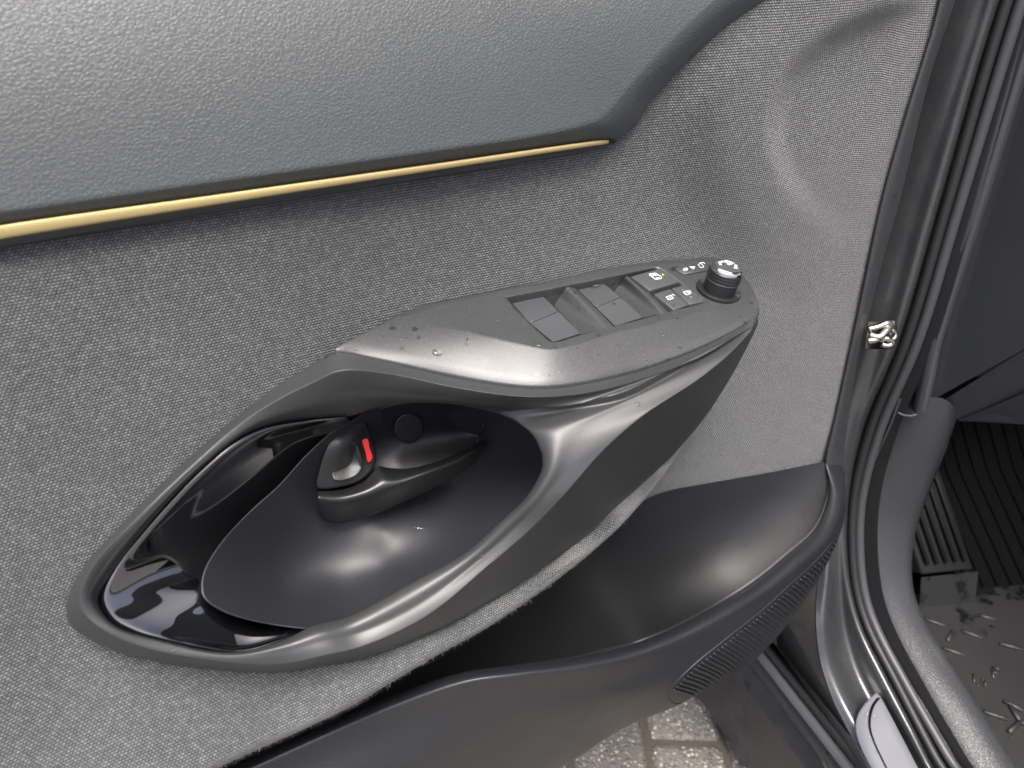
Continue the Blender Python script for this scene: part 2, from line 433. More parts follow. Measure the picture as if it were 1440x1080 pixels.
def fabric():
    A, Bc, Cc = [], [], []; A0, B0, C0 = [], [], []
    for x in np.arange(-300, X0 + 1, 8.):
        yb = np.interp(x, YB[:, 0], YB[:, 1]); yt = np.interp(x, LB[:, 0], LB[:, 1]) - 14
        c = [fab_left(x, yt + (yb - yt) * t) for t in np.linspace(0, 1, 140)]; rolled(c, x, yb); A.append(c)
        c = [fab_left(x, yt + (yb - yt) * t, 0) for t in np.linspace(0, 1, 140)]; rolled(c, x, yb); A0.append(c)
    for x in np.arange(X0, 1345, 6.):
        yt = np.interp(x, LB[:, 0], LB[:, 1]) - 14
        Bc.append([fab_right(x, yt + (780 - yt) * t) for t in np.linspace(0, 1, 130)])
        B0.append([fab_right(x, yt + (780 - yt) * t, 0) for t in np.linspace(0, 1, 130)])
    for x in np.arange(X0, 1013, 6.):
        yb = np.interp(x, YB[:, 0], YB[:, 1]); y0 = yb - 120
        c = [fab_left(x, y0 + (yb - y0) * t) for t in np.linspace(0, 1, 40)]; rolled(c, x, yb); Cc.append(c)
        c = [fab_left(x, y0 + (yb - y0) * t, 0) for t in np.linspace(0, 1, 40)]; rolled(c, x, yb); C0.append(c)
    vA = A[-1]; zA = lambda c: -c[0][2]
    ps = [add_part(A, zA, A0), add_part(Bc, zA, B0), add_part(Cc, lambda c: -c[0][2] + .05, C0)]
    V, Fc, U = [], [], []
    for v, f, u in ps:
        o = len(V); V += list(v); Fc += [tuple(i + o for i in q) for q in f]; U += u
    return V, Fc, U
V_, F_, U_ = fabric()
fab = obj('fabric_panel', V_, F_, M['fabric'], door, label='grey woven fabric covering most of the door')
uvl = fab.data.uv_layers.new(name='UVMap')
for l in fab.data.loops: uvl.data[l.index].uv = U_[l.vertex_index]
orient(fab, EYE)
# loose fibres on the rolled lower edge
def fuzz():
    V, Fc = [], []
    for i in range(2600):
        x = random.uniform(250, 985); yb = np.interp(x, YB[:, 0], YB[:, 1])
        e = P(x, yb, fdepth(x, yb)); r = rollr(x)
        a = rad(random.gauss(60, 28)); p = e + np.array([0, r * (1 - math.cos(a)), -r * math.sin(a)])
        nrm = np.array([random.gauss(0, .55), -math.cos(a), -math.sin(a)]); nrm += rng.normal(0, .35, 3); nrm /= np.linalg.norm(nrm)
        L = random.uniform(.0006, .0024); s = np.cross(nrm, rng.normal(0, 1, 3)); s /= np.linalg.norm(s); s *= .00005
        bend = rng.normal(0, .35, 3) * L; m_ = p + nrm * L * .55; t = p + nrm * L + bend
        k = len(V); V += [p - s, p + s, m_ + s, m_ - s, t]; Fc += [(k, k + 1, k + 2, k + 3), (k + 3, k + 2, k + 4)]
    return V, Fc
fo = obj('loose_fibres', *fuzz(), M['fuzz'], fab); fo['kind'] = 'stuff'

# --- padded upper trim
def leather():
    Bd = [(-330, 366, .0), (-100, 337, .0), (0, 322, .0), (300, 280, .0), (600, 236, .0), (760, 212, .0), (840, 200, .001), (872, 196, .002), (891, 178, .003), (915, 142, .004), (960, 91, .006), (1027, 33, .007), (1080, 0, .008), (1180, -50, .008), (1320, -110, .006)]
    Cr = [(-330, 345, 0.0100), (-100, 313, 0.0100), (0, 299, 0.0100), (300, 256, 0.0105), (600, 214, 0.0110), (745, 193, 0.0110), (815, 178, 0.0115), (844, 168, 0.0118), (862, 150, 0.0120), (884, 123, 0.0125), (930, 72, 0.0130), (985, 18, 0.0135), (1030, -18, 0.0140), (1120, -70, 0.0130), (1290, -130, 0.0100)]
    n = 170
    b = cr(Bd, n); c = cr(Cr, n)
    # keep stations together at the corner
    b = np.vstack([cr(Bd[:8], 110), cr(Bd[7:], 61)[1:]]); c = np.vstack([cr(Cr[:8], 110), cr(Cr[7:], 61)[1:]])
    n = len(b); rows = []
    under = [P(*q[:2], q[2] - .006) for q in b]
    rows.append(under)
    for t in (0, .12, .3, .5, .7, .85, .95, 1.0):
        rows.append([P(*((1 - t) * u[:2] + t * v[:2]), (1 - t) * u[2] + t * v[2] + .0022 * math.sin(math.pi * min(1, t * 1.0))) for u, v in zip(b, c)])
    top = np.array([(-330 + 1500 * i / (n - 1), -95 - 30 * (i / (n - 1)), -.012) for i in range(n)])
    for k in range(1, 60):
        t = k / 59
        r = []
        for u, v in zip(c, top):
            w = u[:2] * (1 - t) + v[:2] * t
            z = 1 - t
            r.append(P(*w, u[2] - .034 * t + .004 * math.sin(math.pi * t)))
        rows.append(r)
    return grid(rows)
orient(obj('upper_trim', *leather(), M['leather'], door, label='soft grained grey upper trim above the gold strip'), EYE)
# --- accent strip
def strip_():
    up = cr([(-330, 372, .006), (0, 317, .007), (300, 274.5, .0075), (600, 232, .0075), (845, 197.5, .006), (856, 197, .004)], 90)
    lo = cr([(-330, 394, .006), (0, 336, .007), (300, 288, .0075), (600, 241, .0075), (845, 203.5, .006), (856, 202, .004)], 90)
    md = (up + lo) / 2
    rows = [[P(q[0], q[1] - 1, q[2] - .008) for q in up], [P(*q) for q in up], [P(q[0], q[1], q[2] + .0004) for q in (up * .7 + md * .3)], [P(q[0], q[1], q[2] + .0006) for q in md], [P(q[0], q[1], q[2] + .0004) for q in (lo * .7 + md * .3)], [P(*q) for q in lo], [P(q[0], q[1] + 1, q[2] - .008) for q in lo]]
    a = grid(rows)
    lo2 = cr([(-330, 413, .002), (0, 349, .003), (300, 299, .0035), (600, 250, .0035), (845, 208, .003), (866, 200, .002)], 90)
    up2 = lo.copy(); up2[:, 1] -= .5
    rows = [[P(q[0], q[1], q[2] - .001) for q in up2], [P(q[0], q[1], q[2] + .0008) for q in (up2 + lo2) / 2], [P(*q) for q in lo2], [P(q[0], q[1] + 2, -.006) for q in lo2]]
    return a, grid(rows)
sa, sb = strip_()
gs = orient(obj('accent_strip', *sa, M['gold'], door, label='thin gold accent strip'), EYE)
orient(obj('strip_backing', *sb, M['darkstrip'], gs), EYE)

# --- surround of the grab recess
ST = [  # outer edge, ridge, inner shoulder, rim of the opening
 ((475, 494.5, .028), (480, 521, .046), (486, 552, .042), (495, 584, .032)),
 ((425, 521, .022), (437, 539, .042), (450, 565, .040), (440, 589, .029)),
 ((391, 541, .021), (396, 559, .040), (412, 577, .039), (395, 595, .030)),
 ((313, 602, .024), (340, 594, .043), (356, 598, .043), (342, 613, .036)),
 ((235, 672, .032), (266, 658, .051), (274, 659, .051), (277, 664, .046)),
 ((158, 750, .042), (188, 733, .061), (196, 738, .061), (200, 747, .055)),
 ((115, 800, .047), (134, 791, .067), (144, 800, .066), (152, 813, .060)),
 ((94, 845, .052), (112, 836, .072), (125, 838, .071), (138, 843, .063)),
 ((97, 876, .055), (118, 862, .075), (136, 860, .074), (149, 868, .066)),
 ((130, 901, .060), (152, 890, .080), (163, 884, .079), (169, 884, .071)),
 ((197, 925, .066), (212, 913, .085), (220, 903, .083), (222, 899, .076)),
 ((313, 942, .074), (319, 931, .092), (322, 922, .091), (326, 917, .083)),
 ((391, 946, .079), (394, 934, .096), (398, 914, .094), (400, 899, .086)),
 ((460, 935, .086), (459, 921, .101), (455, 900, .096), (441, 880, .086)),
 ((520, 923, .091), (512, 908, .101), (503, 890, .095), (490, 868, .086)),
 ((615, 886, .093), (602, 865, .104), (590, 848, .098), (575, 822, .088)),
 ((712, 833, .089), (688, 794, .103), (672, 788, .0975), (655, 777, .091)),
 ((780, 786, .082), (744, 746, .106), (722, 743, .1005), (705, 733, .095)),
 ((832, 747, .072), (795, 694, .1115), (760, 703, .1065), (742, 697, .100)),
 ((897, 686, .054), (848, 634, .1095), (788, 662, .1065), (763, 656, .099)),
 ((950, 641, .044), (908, 582, .1065), (798, 628, .102), (757, 625, .091)),
 ((1000, 580, .048), (988, 530, .101), (805, 603, .0975), (743, 605, .082)),
 ((1040, 512, .062), (1030, 494, .094), (850, 578, .097), (732, 597, .074)),
 ((1067.5, 446, .0745), (1058, 461, .083), (880, 562, .0955), (722, 590, .069)),
 ((1040, 461.5, .0785), (1036, 472, .0870), (868, 558, .0955), (710, 585, .064)),
 ((985, 491, .0820), (985, 502, .0915), (850, 560, .0935), (700, 581, .060)),
 ((900, 521, .0825), (898, 534, .0925), (800, 572, .0875), (685, 577, .056)),
 ((830, 538, .0815), (828, 552, .0910), (755, 572, .0790), (662, 572, .052)),
 ((770, 546, .0770), (768, 558, .0865), (705, 571, .070), (637, 568, .048)),
 ((720, 544, .0680), (716, 556, .0780), (655, 564, .062), (610, 566, .045)),
 ((640, 531, .0520), (636, 544, .0630), (592, 557, .051), (570, 567, .040)),
 ((560, 513, .0390), (556, 527, .0505), (532, 552, .044), (530, 573, .035)),
]
def surround():
    k = 6
    lo = [crs([s[i] for s in ST], k, True) for i in range(4)]
    O, Rg, I, E_ = lo
    L = []
    L.append(O)
    L.append(O * .93 + Rg * .07 + np.array([0, 0, .0015]))
    for t in (.3, .62, .9, .965): L.append(O * (1 - t) + Rg * t + np.array([0, 0, .0004 * math.sin(math.pi * t)]))
    L.append(Rg)
    for t in (.035, .12, .5, .8): L.append(Rg * (1 - t) + I * t + np.array([0, 0, .0004 * math.sin(math.pi * t)]))
    L.append(I)
    for t in (.3, .6, .85): L.append(I * (1 - t) + E_ * t + np.array([0, 0, .0025 * math.sin(math.pi * t)]))
    L.append(E_)
    ctr = np.array([480, 735])
    L.append([(q[0] + .3 * (ctr[0] - q[0]) / 100, q[1] + .3 * (ctr[1] - q[1]) / 100, q[2] - .0012) for q in E_])
    L.append([(q[0], q[1], q[2] - .008) for q in E_])
    L.append([(q[0] - 4 * (ctr[0] - q[0]) / 250, q[1] - 4 * (ctr[1] - q[1]) / 250, q[2] - .045) for q in E_])
    rows = [[P(*q) for q in l] for l in L]
    rows.insert(0, [np.array([p[0], max(p[1] + .012, .004 - fdepth(q[0], q[1])), p[2]]) if q[0] > 930 else P(q[0], q[1], min(q[2] - .012, fdepth(q[0], q[1]) - .004)) for p, q in zip(rows[0], O)])
    return grid(rows, cu=True)
sur = orient(obj('pull_surround', *surround(), M['surround'], door, label='smooth dark plastic surround of the grab recess', mods=[SUB(1)]), EYE)

# --- gloss black trim lining the recess
def gloss():
    pr_ = [((486, 586, .030), (492, 592, .022)), ((430, 590, .029), (455, 618, .016)), ((371, 599, .034), (425, 646, .014)), ((329, 619, .040), (391, 684, .015)), ((274, 665, .046), (352, 719, .020)), ((232, 710, .050), (325, 747, .027)), ((197, 751, .053), (303, 776, .036)), ((165, 790, .056), (290, 798, .045)), ((145, 822, .060), (284, 815, .053)), ((138, 845, .063), (282, 828, .060)), ((150, 871, .068), (283, 840, .064)), ((181, 888, .073), (286, 850, .0665)), ((215, 898, .077), (292, 862, .069)), ((255, 907, .080), (302, 873, .072)), ((313, 917, .084), (325, 887, .076)), ((344, 917, .085), (350, 894, .079)), ((391, 902, .085), (392, 893, .082)), ((426, 884, .083), (426, 886, .082))]
    o = crs([q[0] for q in pr_], 8); i = crs([q[1] for q in pr_], 8)
    rows = [[P(*q[:2], q[2] - .012) for q in o], [P(*q[:2], q[2] - .002) for q in o]]
    for t in (.0, .04, .09, .16, .25, .36, .48, .6, .72, .84, .93, 1.0):
        r = []
        for j, (u, v) in enumerate(zip(o, i)):
            s = j / (len(o) - 1); p = u[:2] * (1 - t) + v[:2] * t
            prof = t
            r.append(P(*p, u[2] * (1 - prof) + v[2] * prof + .0035 * (1 - math.exp(-t / .05)) * math.exp(-t / .25) + .004 * math.sin(math.pi * min(1, t / .3)) * (1 - smooth(.2, .4, s))))
        rows.append(r)
    rows.append([P(q[0] + 8, q[1] - 5, q[2] - .003) for q in i]); rows.append([P(q[0] + 20, q[1] - 12, q[2] - .012) for q in i])
    return grid(rows)
orient(obj('gloss_trim', *gloss(), M['gloss'], door, label='gloss black curved trim lining the recess', mods=[SUB(1)]), EYE)

# --- the recess shell
CD = TPS([(480, 594, .020), (430, 641, .024), (391, 684, .028), (352, 719, .032), (313, 761, .046), (290, 797, .056), (284, 820, .063), (287, 840, .069), (313, 859, .074), (352, 872, .078), (410, 882, .082), (440, 880, .082),
          (490, 872, .074), (575, 828, .074), (655, 783, .072), (705, 740, .068), (745, 700, .064), (768, 655, .056), (760, 620, .046), (742, 600, .036), (695, 575, .020), (610, 560, .012), (530, 569, .010),
          (430, 700, .016), (380, 770, .026), (440, 790, .022), (400, 830, .036), (480, 760, .018), (480, 830, .040), (540, 800, .036), (540, 748, .028), (600, 738, .030), (650, 730, .034), (600, 708, .010), (530, 728, .012), (650, 690, .008), (640, 660, -.002), (700, 660, .020), (720, 630, .024), (680, 620, .004), (590, 640, -.012), (520, 640, -.006), (460, 650, .010), (470, 700, .008), (560, 600, -.006), (600, 780, .046)], 2e-3)
BO = cr([(484, 592), (430, 641), (391, 684), (352, 719), (313, 761), (290, 797), (284, 820), (287, 840), (313, 859), (352, 872), (410, 882), (446, 884), (496, 874), (581, 828), (661, 783), (711, 739), (748, 701), (770, 655), (762, 618), (747, 597), (700, 573), (660, 564), (612, 558), (570, 560), (530, 567), (505, 578)], 160, True)
def shell():
    ctr = np.array([520., 730.]); rows = []
    for t in np.r_[np.linspace(.02, .9, 46), .94, .97, .99, 1.0]:
        rows.append([P(*(ctr + (b - ctr) * t), CD(*(ctr + (b - ctr) * t))) for b in BO])
    rows.append([P(*(ctr + (b - ctr) * 1.004), CD(*b) - .001) for b in BO])
    rows.append([P(*(ctr + (b - ctr) * 1.004), CD(*b) - .004) for b in BO])
    rows.append([P(*(ctr + (b - ctr) * 1.0), CD(*b) - .03) for b in BO])
    V, Fc = grid(rows, cu=True); Fc.append(tuple(range(160))[::-1])
    return V, Fc
orient(obj('recess_shell', *shell(), M['cup'], door, label='matt black shell of the grab recess'), EYE)

# --- inner door handle
def slab(name, pts, d_top, d_bot, m, parent, dome=0., lab=None, bev=.0008, n=60, inset=.85):
    "rounded-over plate from an outline; d_top may be a function of (px, py)"
    c = cr(pts, n, True); ctr = c.mean(0); f = d_top if callable(d_top) else (lambda x, y: d_top)
    rows = [[P(*q, d_bot) for q in c], [P(*q, f(*q) - bev) for q in c]]
    for t, dd in ((.985, bev * .3), (.96, 0)):
        rows.append([P(*(ctr + (q - ctr) * t), f(*(ctr + (q - ctr) * t)) - dd) for q in c])
    for t in (.9, .8, .65, .5, .3, .1):
        rows.append([P(*(ctr + (q - ctr) * t), f(*(ctr + (q - ctr) * t)) + dome * (1 - t ** 2)) for q in c])
    V, Fc = grid(rows, cu=True); Fc.append(tuple(range(len(V) - n, len(V))))
    return orient(obj(name, V, Fc, m, parent, label=lab), EYE)
back = slab('handle_backplate', [(470, 625), (500, 592), (540, 572), (600, 564), (650, 570), (688, 576), (684, 625), (640, 650), (570, 668), (500, 690), (455, 690)],
            TPS([(500, 592, .006), (540, 572, .008), (600, 564, .010), (688, 576, .014), (684, 610, .006), (684, 630, .016), (650, 570, .011), (600, 610, -.002), (640, 600, .0), (560, 620, -.002), (600, 650, .010), (640, 640, .011), (560, 655, .008), (525, 600, .0), (480, 640, .0), (670, 600, .002)]), -.02, M['handle'], door, lab='black moulded backplate of the inner door handle', n=90)
slab('screw_cover', [(575 + 20.5 * math.cos(a), 602.5 + 21 * math.sin(a)) for a in np.linspace(0, 2 * math.pi, 20, endpoint=False)], .0042, -.004, M['handle'], back, bev=.0007)
def lever():
    up = cr([(446, 691, .020), (483, 688, .021), (511, 677, .022), (525, 664, .022), (533, 656, .021), (546, 658, .018), (568, 659, .017), (594, 655, .017), (636, 641, .017), (679, 621, .017)], 70)
    cr1 = cr([(447, 697, .029), (480, 698, .031), (515, 690, .033), (540, 680, .034), (565, 674, .034), (600, 662, .033), (640, 648, .030), (660, 637, .027), (670, 631, .024), (681, 623, .019)], 70)
    md = cr([(446, 708, .029), (475, 715, .031), (520, 705, .033), (555, 692, .034), (590, 678, .033), (620, 666, .031), (645, 655, .028), (662, 645, .025), (674, 636, .021), (682, 626, .016)], 70)
    bt = cr([(447, 720, .022), (453, 730, .021), (472, 736, .022), (497, 732, .023), (540, 718, .023), (572, 704, .022), (610, 686, .021), (650, 666, .018), (668, 650, .015), (682, 629, .010)], 70)
    cols = across([up, cr1, md, bt], 6)
    rows = [[P(q[0], q[1], -.004) for q in up]] + [[P(*q) for q in r] for r in cols] + [[P(q[0], q[1], q[2] - .006) for q in bt], [P(q[0], q[1] - 3, -.006) for q in bt]]
    V, Fc = grid(rows); n = 70; m = len(rows)
    Fc.append(tuple(i * n for i in range(m))); Fc.append(tuple(i * n + n - 1 for i in range(m))[::-1])
    return V, Fc
hd = orient(obj('inner_handle', *lever(), M['handle'], door, label='black inner door release lever'), EYE)
lk = slab('lock_knob', [(446, 686), (449, 660), (456, 637), (465, 618), (484, 601), (512, 591), (520, 606), (528, 632), (529, 648), (522, 662), (506, 676), (478, 685)],
     TPS([(446, 686, .020), (450, 657, .018), (464, 618, .014), (484, 601, .010), (512, 591, .008), (519, 604, .009), (528, 632, .012), (529, 648, .015), (522, 662, .018), (506, 676, .021), (478, 686, .022), (475, 650, .019), (500, 640, .016), (495, 660, .018), (495, 613, .015), (478, 625, .018)]), -.006, M['handle'], hd, lab='black sliding lock knob', n=80)
slab('knob_pad', [(467, 664), (472, 640), (484, 624), (500, 621), (506, 638), (510, 655), (502, 668), (480, 676), (469, 674)],
     TPS([(467, 664, .0195), (475, 636, .0185), (492, 620, .0165), (503, 623, .0160), (510, 654, .0200), (503, 668, .0235), (475, 676, .0235), (488, 648, .0165)]), .006, M['handle'], hd, bev=.0004)
slab('red_mark', [(510, 619), (516.5, 617), (520, 630), (523.5, 645), (518, 650), (514, 636)], TPS([(510, 619, .0136), (517, 618, .0136), (523, 645, .0172), (518, 649, .0178), (514, 632, .0155)]), .004, M['red'], hd, bev=.0001, n=40, lab='red mark on the lock knob')
slab('slot', [(500.5, 628), (503, 628), (509, 655), (507, 656)], TPS([(500, 628, .0185), (503, 628, .0185), (509, 655, .0212), (507, 656, .0212)]), .008, M['black'], hd, bev=.0001, n=30)
obj('handle_bead', *tube([P(*q) for q in cr([(684, 578, .013), (679, 600, .010), (671, 622, .018)], 14)], .0007, 6), M['handle'], hd)

# --- switch panel on the armrest
A, Z = 'S', 'P'
BZ = [((470, 490.5, .0285), (561, 444), (713, 420)), ((494, 478, .0215), (566, 444), (711, 419)), ((526, 460, .0150), (572, 443), (710, 418)), ((561, 441, None), (580, 441), (711, 417.5)),
      ((596, 429, None), (606, 434), (718, 416)), ((635, 420, None), (640, 425), (732, 413)), ((704, 405, None), (707, 410), (760, 408)), ((768, 393, None), (770, 398), (795, 401)),
      ((832, 379, None), (833, 384), (840, 392)), ((896, 370, None), (896, 375), (890, 382)), ((960, 365, None), (956, 370), (921, 375.6)), ((1007, 363, None), (1000, 369), (926, 376)),
      ((1030, 371, None), (1020, 376), (932, 379)), ((1050, 393, None), (1040, 392), (945, 388)), ((1062, 415, .0610), (1050, 406), (960, 399)), ((1068, 441, .0755), (1045, 413), (978, 414)),
      ((1050, 454, .0790), (1033, 420), (991, 424.5)), ((980, 489.5, .0835), (991, 436), (984, 427.5)), ((900, 518, .0840), (927, 453), (942, 438.5)), ((830, 535, .0830), (864, 468), (870, 457.5)),
      ((790, 541, .0805), (800, 487), (815, 471.5)), ((760, 543, .0770), (774, 491), (783, 481)), ((720, 541, .0695), (745, 486), (775, 481)), ((640, 528, .0535), (704, 477), (763, 471.5)),
      ((560, 510, .0405), (640, 462), (740, 449)), ((500, 497, .0315), (580, 449), (722, 431))]
def bezel():
    o = []
    for a, b, c in BZ:
        if a[2] is None: w = S(a[0], a[1], -.0035)
        else: w = P(*a)
        o.append((w, S(*b), S(*c)))
    k = 4
    O, C_, H = [crs([s[i] for s in o], k, True) for i in range(3)]
    H = np.array([x for x in H])
    inw = -SN
    rows = [O + inw * .014, O + inw * .0006]
    rows.append(O * .97 + C_ * .03)
    for t in (.25, .5, .72, .86, .95, 1.): rows.append(O * (1 - t) + C_ * t + SN * .0004 * math.sin(math.pi * t))
    for t in (.06, .15, .35, .6, .85, .96): rows.append(C_ * (1 - t) + H * t)
    rows.append(H); Hc = H.mean(0)
    rows.append(H + (Hc - H) * .012 - SN * .0009)
    rows.append(H + (Hc - H) * .015 - SN * .004); rows.append(H - SN * .020)
    V, Fc = grid([list(r) for r in rows], cu=True); n = len(O); Fc.append(tuple(range(len(V) - n, len(V))))
    return V, Fc
bz = orient(obj('switch_panel', *bezel(), M['bezel'], door, label='grey textured switch panel on top of the armrest'), EYE)

def patch(c4, nu, nv, fn=None):
    "bilinear patch of S-plane corners (px,py,h): back-left, back-right, front-right, front-left"
    c4 = np.array(c4, float); rows = []
    for i in range(nv + 1):
        v = i / nv; r = []
        for j in range(nu + 1):
            u = j / nu
            q = (c4[0] * (1 - u) + c4[1] * u) * (1 - v) + (c4[3] * (1 - u) + c4[2] * u) * v
            r.append(S(q[0], q[1], q[2] + (fn(u, v) if fn else 0)))
        rows.append(r)
    return rows
def solid(rows, depth):
    "close a patch downwards into a solid"
    rows = [list(r) for r in rows]
    lo = lambda p: p - SN * depth
    edge = rows[0] + [r[-1] for r in rows[1:]] + rows[-1][::-1][1:] + [r[0] for r in rows[::-1]][1:-1]
    V, Fc = grid(rows); k = len(V); n = len(edge)
    V = list(V) + edge + [lo(p) for p in edge]
    Fc = flip(Fc)
    for i in range(n): Fc.append((k + i, k + (i + 1) % n, k + n + (i + 1) % n, k + n + i))
    return V, Fc
def rocker(name, bl, br, ml, mr_, fl_, fr, lab):
    f1 = lambda u, v: .0008 * math.sin(math.pi * u)
    r1 = patch([bl, br, mr_, ml], 8, 6, lambda u, v: .0010 * math.sin(math.pi * v))
    r2 = patch([ml, mr_, fr, fl_], 8, 6, lambda u, v: -.0004 * math.sin(math.pi * v))
    o = obj(name, *solid(r1 + r2[1:], .012), M['button'], bz, label=lab, smooth_=True, mods=[('EDGE_SPLIT', dict(split_angle=rad(50)))])
    rb = [p + SN * .0002 for p in r1[-1]]
    obj('rocker_ridge', *tube(rb, .0006, 6), M['button'], bz)
    return o
rocker('window_switch', (718.5, 424.5, -.0065), (760, 413.5, -.0065), (745, 454, -.0012), (785, 437.5, -.0012), (778, 481, -.0010), (815.5, 469, -.0010), 'window rocker switch nearer the handle')
rocker('window_switch', (809.5, 404.5, -.0065), (845, 395.5, -.0065), (838, 432, -.0012), (872, 417.5, -.0012), (865, 458.5, -.0010), (903.5, 446.5, -.0010), 'window rocker switch with raised lines nearer the lock buttons')
for a in ([(832, 402.5), (845, 400)], [(842, 408), (850, 417)]):
    obj('raised_line', *tube([S(q[0], q[1], -.0040 + i * .0012) for i, q in enumerate(a)], .0004, 6), M['button'], bz)
def divider(L, mid, crest, right):
    cols = [crs([np.array(p, float) for p in c], 6) for c in (L, mid, crest, right)]
    cs = across(cols, 6)
    return solid([[S(*q) for q in r] for r in cs], .014)
obj('switch_divider', *divider([(779, 430, -.0105), (797, 449, -.007), (816, 470.5, -.0035)], [(787, 418, -.008), (812, 443, -.0062), (840, 465, -.0032)], [(797, 404, -.0018), (825, 430, -.0016), (855, 461.5, -.0014)], [(808.5, 405, -.0030), (836, 432, -.0020), (863, 459.5, -.0014)]), M['bezel'], bz, mods=[('EDGE_SPLIT', dict(split_angle=rad(55)))])
obj('switch_divider', *divider([(864, 410.5, -.0105), (885, 430, -.007), (905, 447.5, -.0035)], [(872, 399, -.008), (895, 420, -.0062), (922, 443, -.0032)], [(880, 389, -.0012), (905, 411, -.0012), (934, 441, -.0012)], [(887, 390, -.003), (913, 412, -.002), (940, 439, -.0014)]), M['bezel'], bz, mods=[('EDGE_SPLIT', dict(split_angle=rad(55)))])
def button(name, q, h, lab=None, depth=.012, m='button'):
    top = [S(a, b, h) for a, b in q]; o = obj(name, *hexa([p - SN * depth for p in top], top), M[m], bz, label=lab, mods=[BEV(.0007, 3)])
    return o
button('window_lock_button', [(887, 388.5), (928.5, 377), (956, 396), (914, 408.5)][::-1], .0012, 'square window lock button with a white car window symbol and green light')
button('unlock_button', [(919, 413), (942.5, 405.5), (968.5, 428), (947.5, 436)][::-1], .0006, 'unlock button with a white open padlock symbol')
button('lock_button', [(943.8, 405.1), (964, 399.5), (990.5, 423.8), (969.8, 428)][::-1], .0006, 'lock button with a white closed padlock symbol')
def decal(name, polys, h, m, parent=None, strokes=()):
    V, Fc = [], []
    for p in polys:
        k = len(V); V += [S(a, b, h) for a, b in p]; Fc.append(tuple(range(k, k + len(p))))
    for st, w in strokes:
        for (a, b), (c, d) in zip(st[:-1], st[1:]):
            l = math.hypot(c - a, d - b); nx, ny = -(d - b) / l * w * .33, (c - a) / l * w * .33
            k = len(V); V += [S(a + nx, b + ny, h), S(c + nx, d + ny, h), S(c - nx, d - ny, h), S(a - nx, b - ny, h)]; Fc.append((k, k + 1, k + 2, k + 3))
    o = obj(name, V, Fc, M[m], parent or bz, smooth_=False); return orient(o, tuple(S0 + SN))
# symbols (traced at their own size on the buttons)
decal('window_symbol', [[(914, 385.5), (921, 384.2), (924.5, 386.5), (917, 388)]], .00155, 'white', strokes=[([(913, 385), (922, 384), (930, 389), (930.5, 391.5), (922, 393), (913, 386.5), (913, 385)], 1.3), ([(916, 388.5), (925.5, 387)], 1.0), ([(922, 391), (928, 390)], 1.6)])
decal('indicator_light', [[(930.3, 385.2), (932, 385), (934.2, 387), (932.4, 387.3)]], .00155, 'green')
decal('unlock_symbol', [], .0010, 'white', strokes=[([(936.5, 417.5), (943.5, 415.5), (947, 419.5), (940, 421.5), (936.5, 417.5)], 1.3), ([(939, 419.3), (944, 418)], .9), ([(943.5, 415.8), (946, 413.9), (949.2, 416)], 1.2)])
decal('lock_symbol', [], .0010, 'white', strokes=[([(961, 410.5), (966.5, 408.8), (970.5, 413), (965, 414.8), (961, 410.5)], 1.4), ([(963.3, 412.5), (968, 411.3)], .9), ([(966.8, 409.2), (970.5, 409), (972, 411.5), (970.8, 412.8)], 1.2), ([(959.5, 407.4), (960.4, 407.2)], 1.0), ([(971.3, 417.6), (972.2, 417.3)], 1.0)])
# label plate and symbols beside the mirror dial
pt = [(944, 376.5), (972, 370.5), (1000, 367.5), (1000, 379.5), (963, 386.5)]
lp = obj('symbol_plate', *hexa([S(a, b, -.002) for a, b in pt[::-1]], [S(a, b, .0007) for a, b in pt[::-1]]), M['bezel'], bz, mods=[BEV(.0005, 2)])
decal('plate_recess_shade', [[(943.8, 375.8), (951.5, 374), (950, 377), (946.5, 380)]], .0009, 'black')  # black decal paints the shaded side of a recess that isn't cut
decal('dot_symbol', [[(960.5, 378.2), (963.5, 376.6), (967, 376.8), (967.3, 379.2), (964.5, 381), (961, 380.6)]], .0010, 'white')
decal('arrow_symbol', [[(969, 374.8), (977.8, 374.6), (975.2, 379)], ], .0010, 'white')
decal('fold_symbol', [], .0010, 'white', strokes=[([(981.5, 371.6), (985.5, 376.6), (990, 375.2), (986, 370.6), (981.5, 371.6)], 1.1), ([(984, 369.4), (989.5, 369), (991, 371.2)], 1.1)])
# mirror dial
kb = S(1010.5, 408.5, 0); kt_dir = SN * .97 + np.array([.10, .06, 0]); kt_dir /= np.linalg.norm(kt_dir)
depth_k = (kb - CAM) @ F; KR = 23.2 / FPX * depth_k
e1 = np.cross(kt_dir, [0, 1, 0]); e1 /= np.linalg.norm(e1); e2 = np.cross(kt_dir, e1)
def revolve(prof, n, base, mod=None):
    rows = []
    for i, (r, h) in enumerate(prof):
        rows.append([base + kt_dir * h + (r * (mod(i, j) if mod else 1)) * (math.cos(2 * math.pi * j / n) * e1 + math.sin(2 * math.pi * j / n) * e2) for j in range(n)])
    V, Fc = grid(rows, cu=True); Fc.append(tuple(range(len(V) - n, len(V)))); return V, Fc
pk = FPX / depth_k; Hk = 1 / pk
well_shade = obj('dial_well_shade', *revolve([(KR * 1.38, -.003), (KR * 1.38, .0004), (KR * 1.34, .0006), (KR * 1.30, .0002)], 40, kb), M['black'], bz, mods=[('EDGE_SPLIT', dict(split_angle=rad(40)))])  # raised black disc imitates the shade of the hole round the dial
dial = obj('mirror_dial', *revolve([(KR * .98, -.004), (KR * .98, .0075), (KR * .95, .0078)], 48, kb), M['black'], bz, label='round mirror adjuster dial with a knurled ring', mods=[('EDGE_SPLIT', dict(split_angle=rad(40)))])
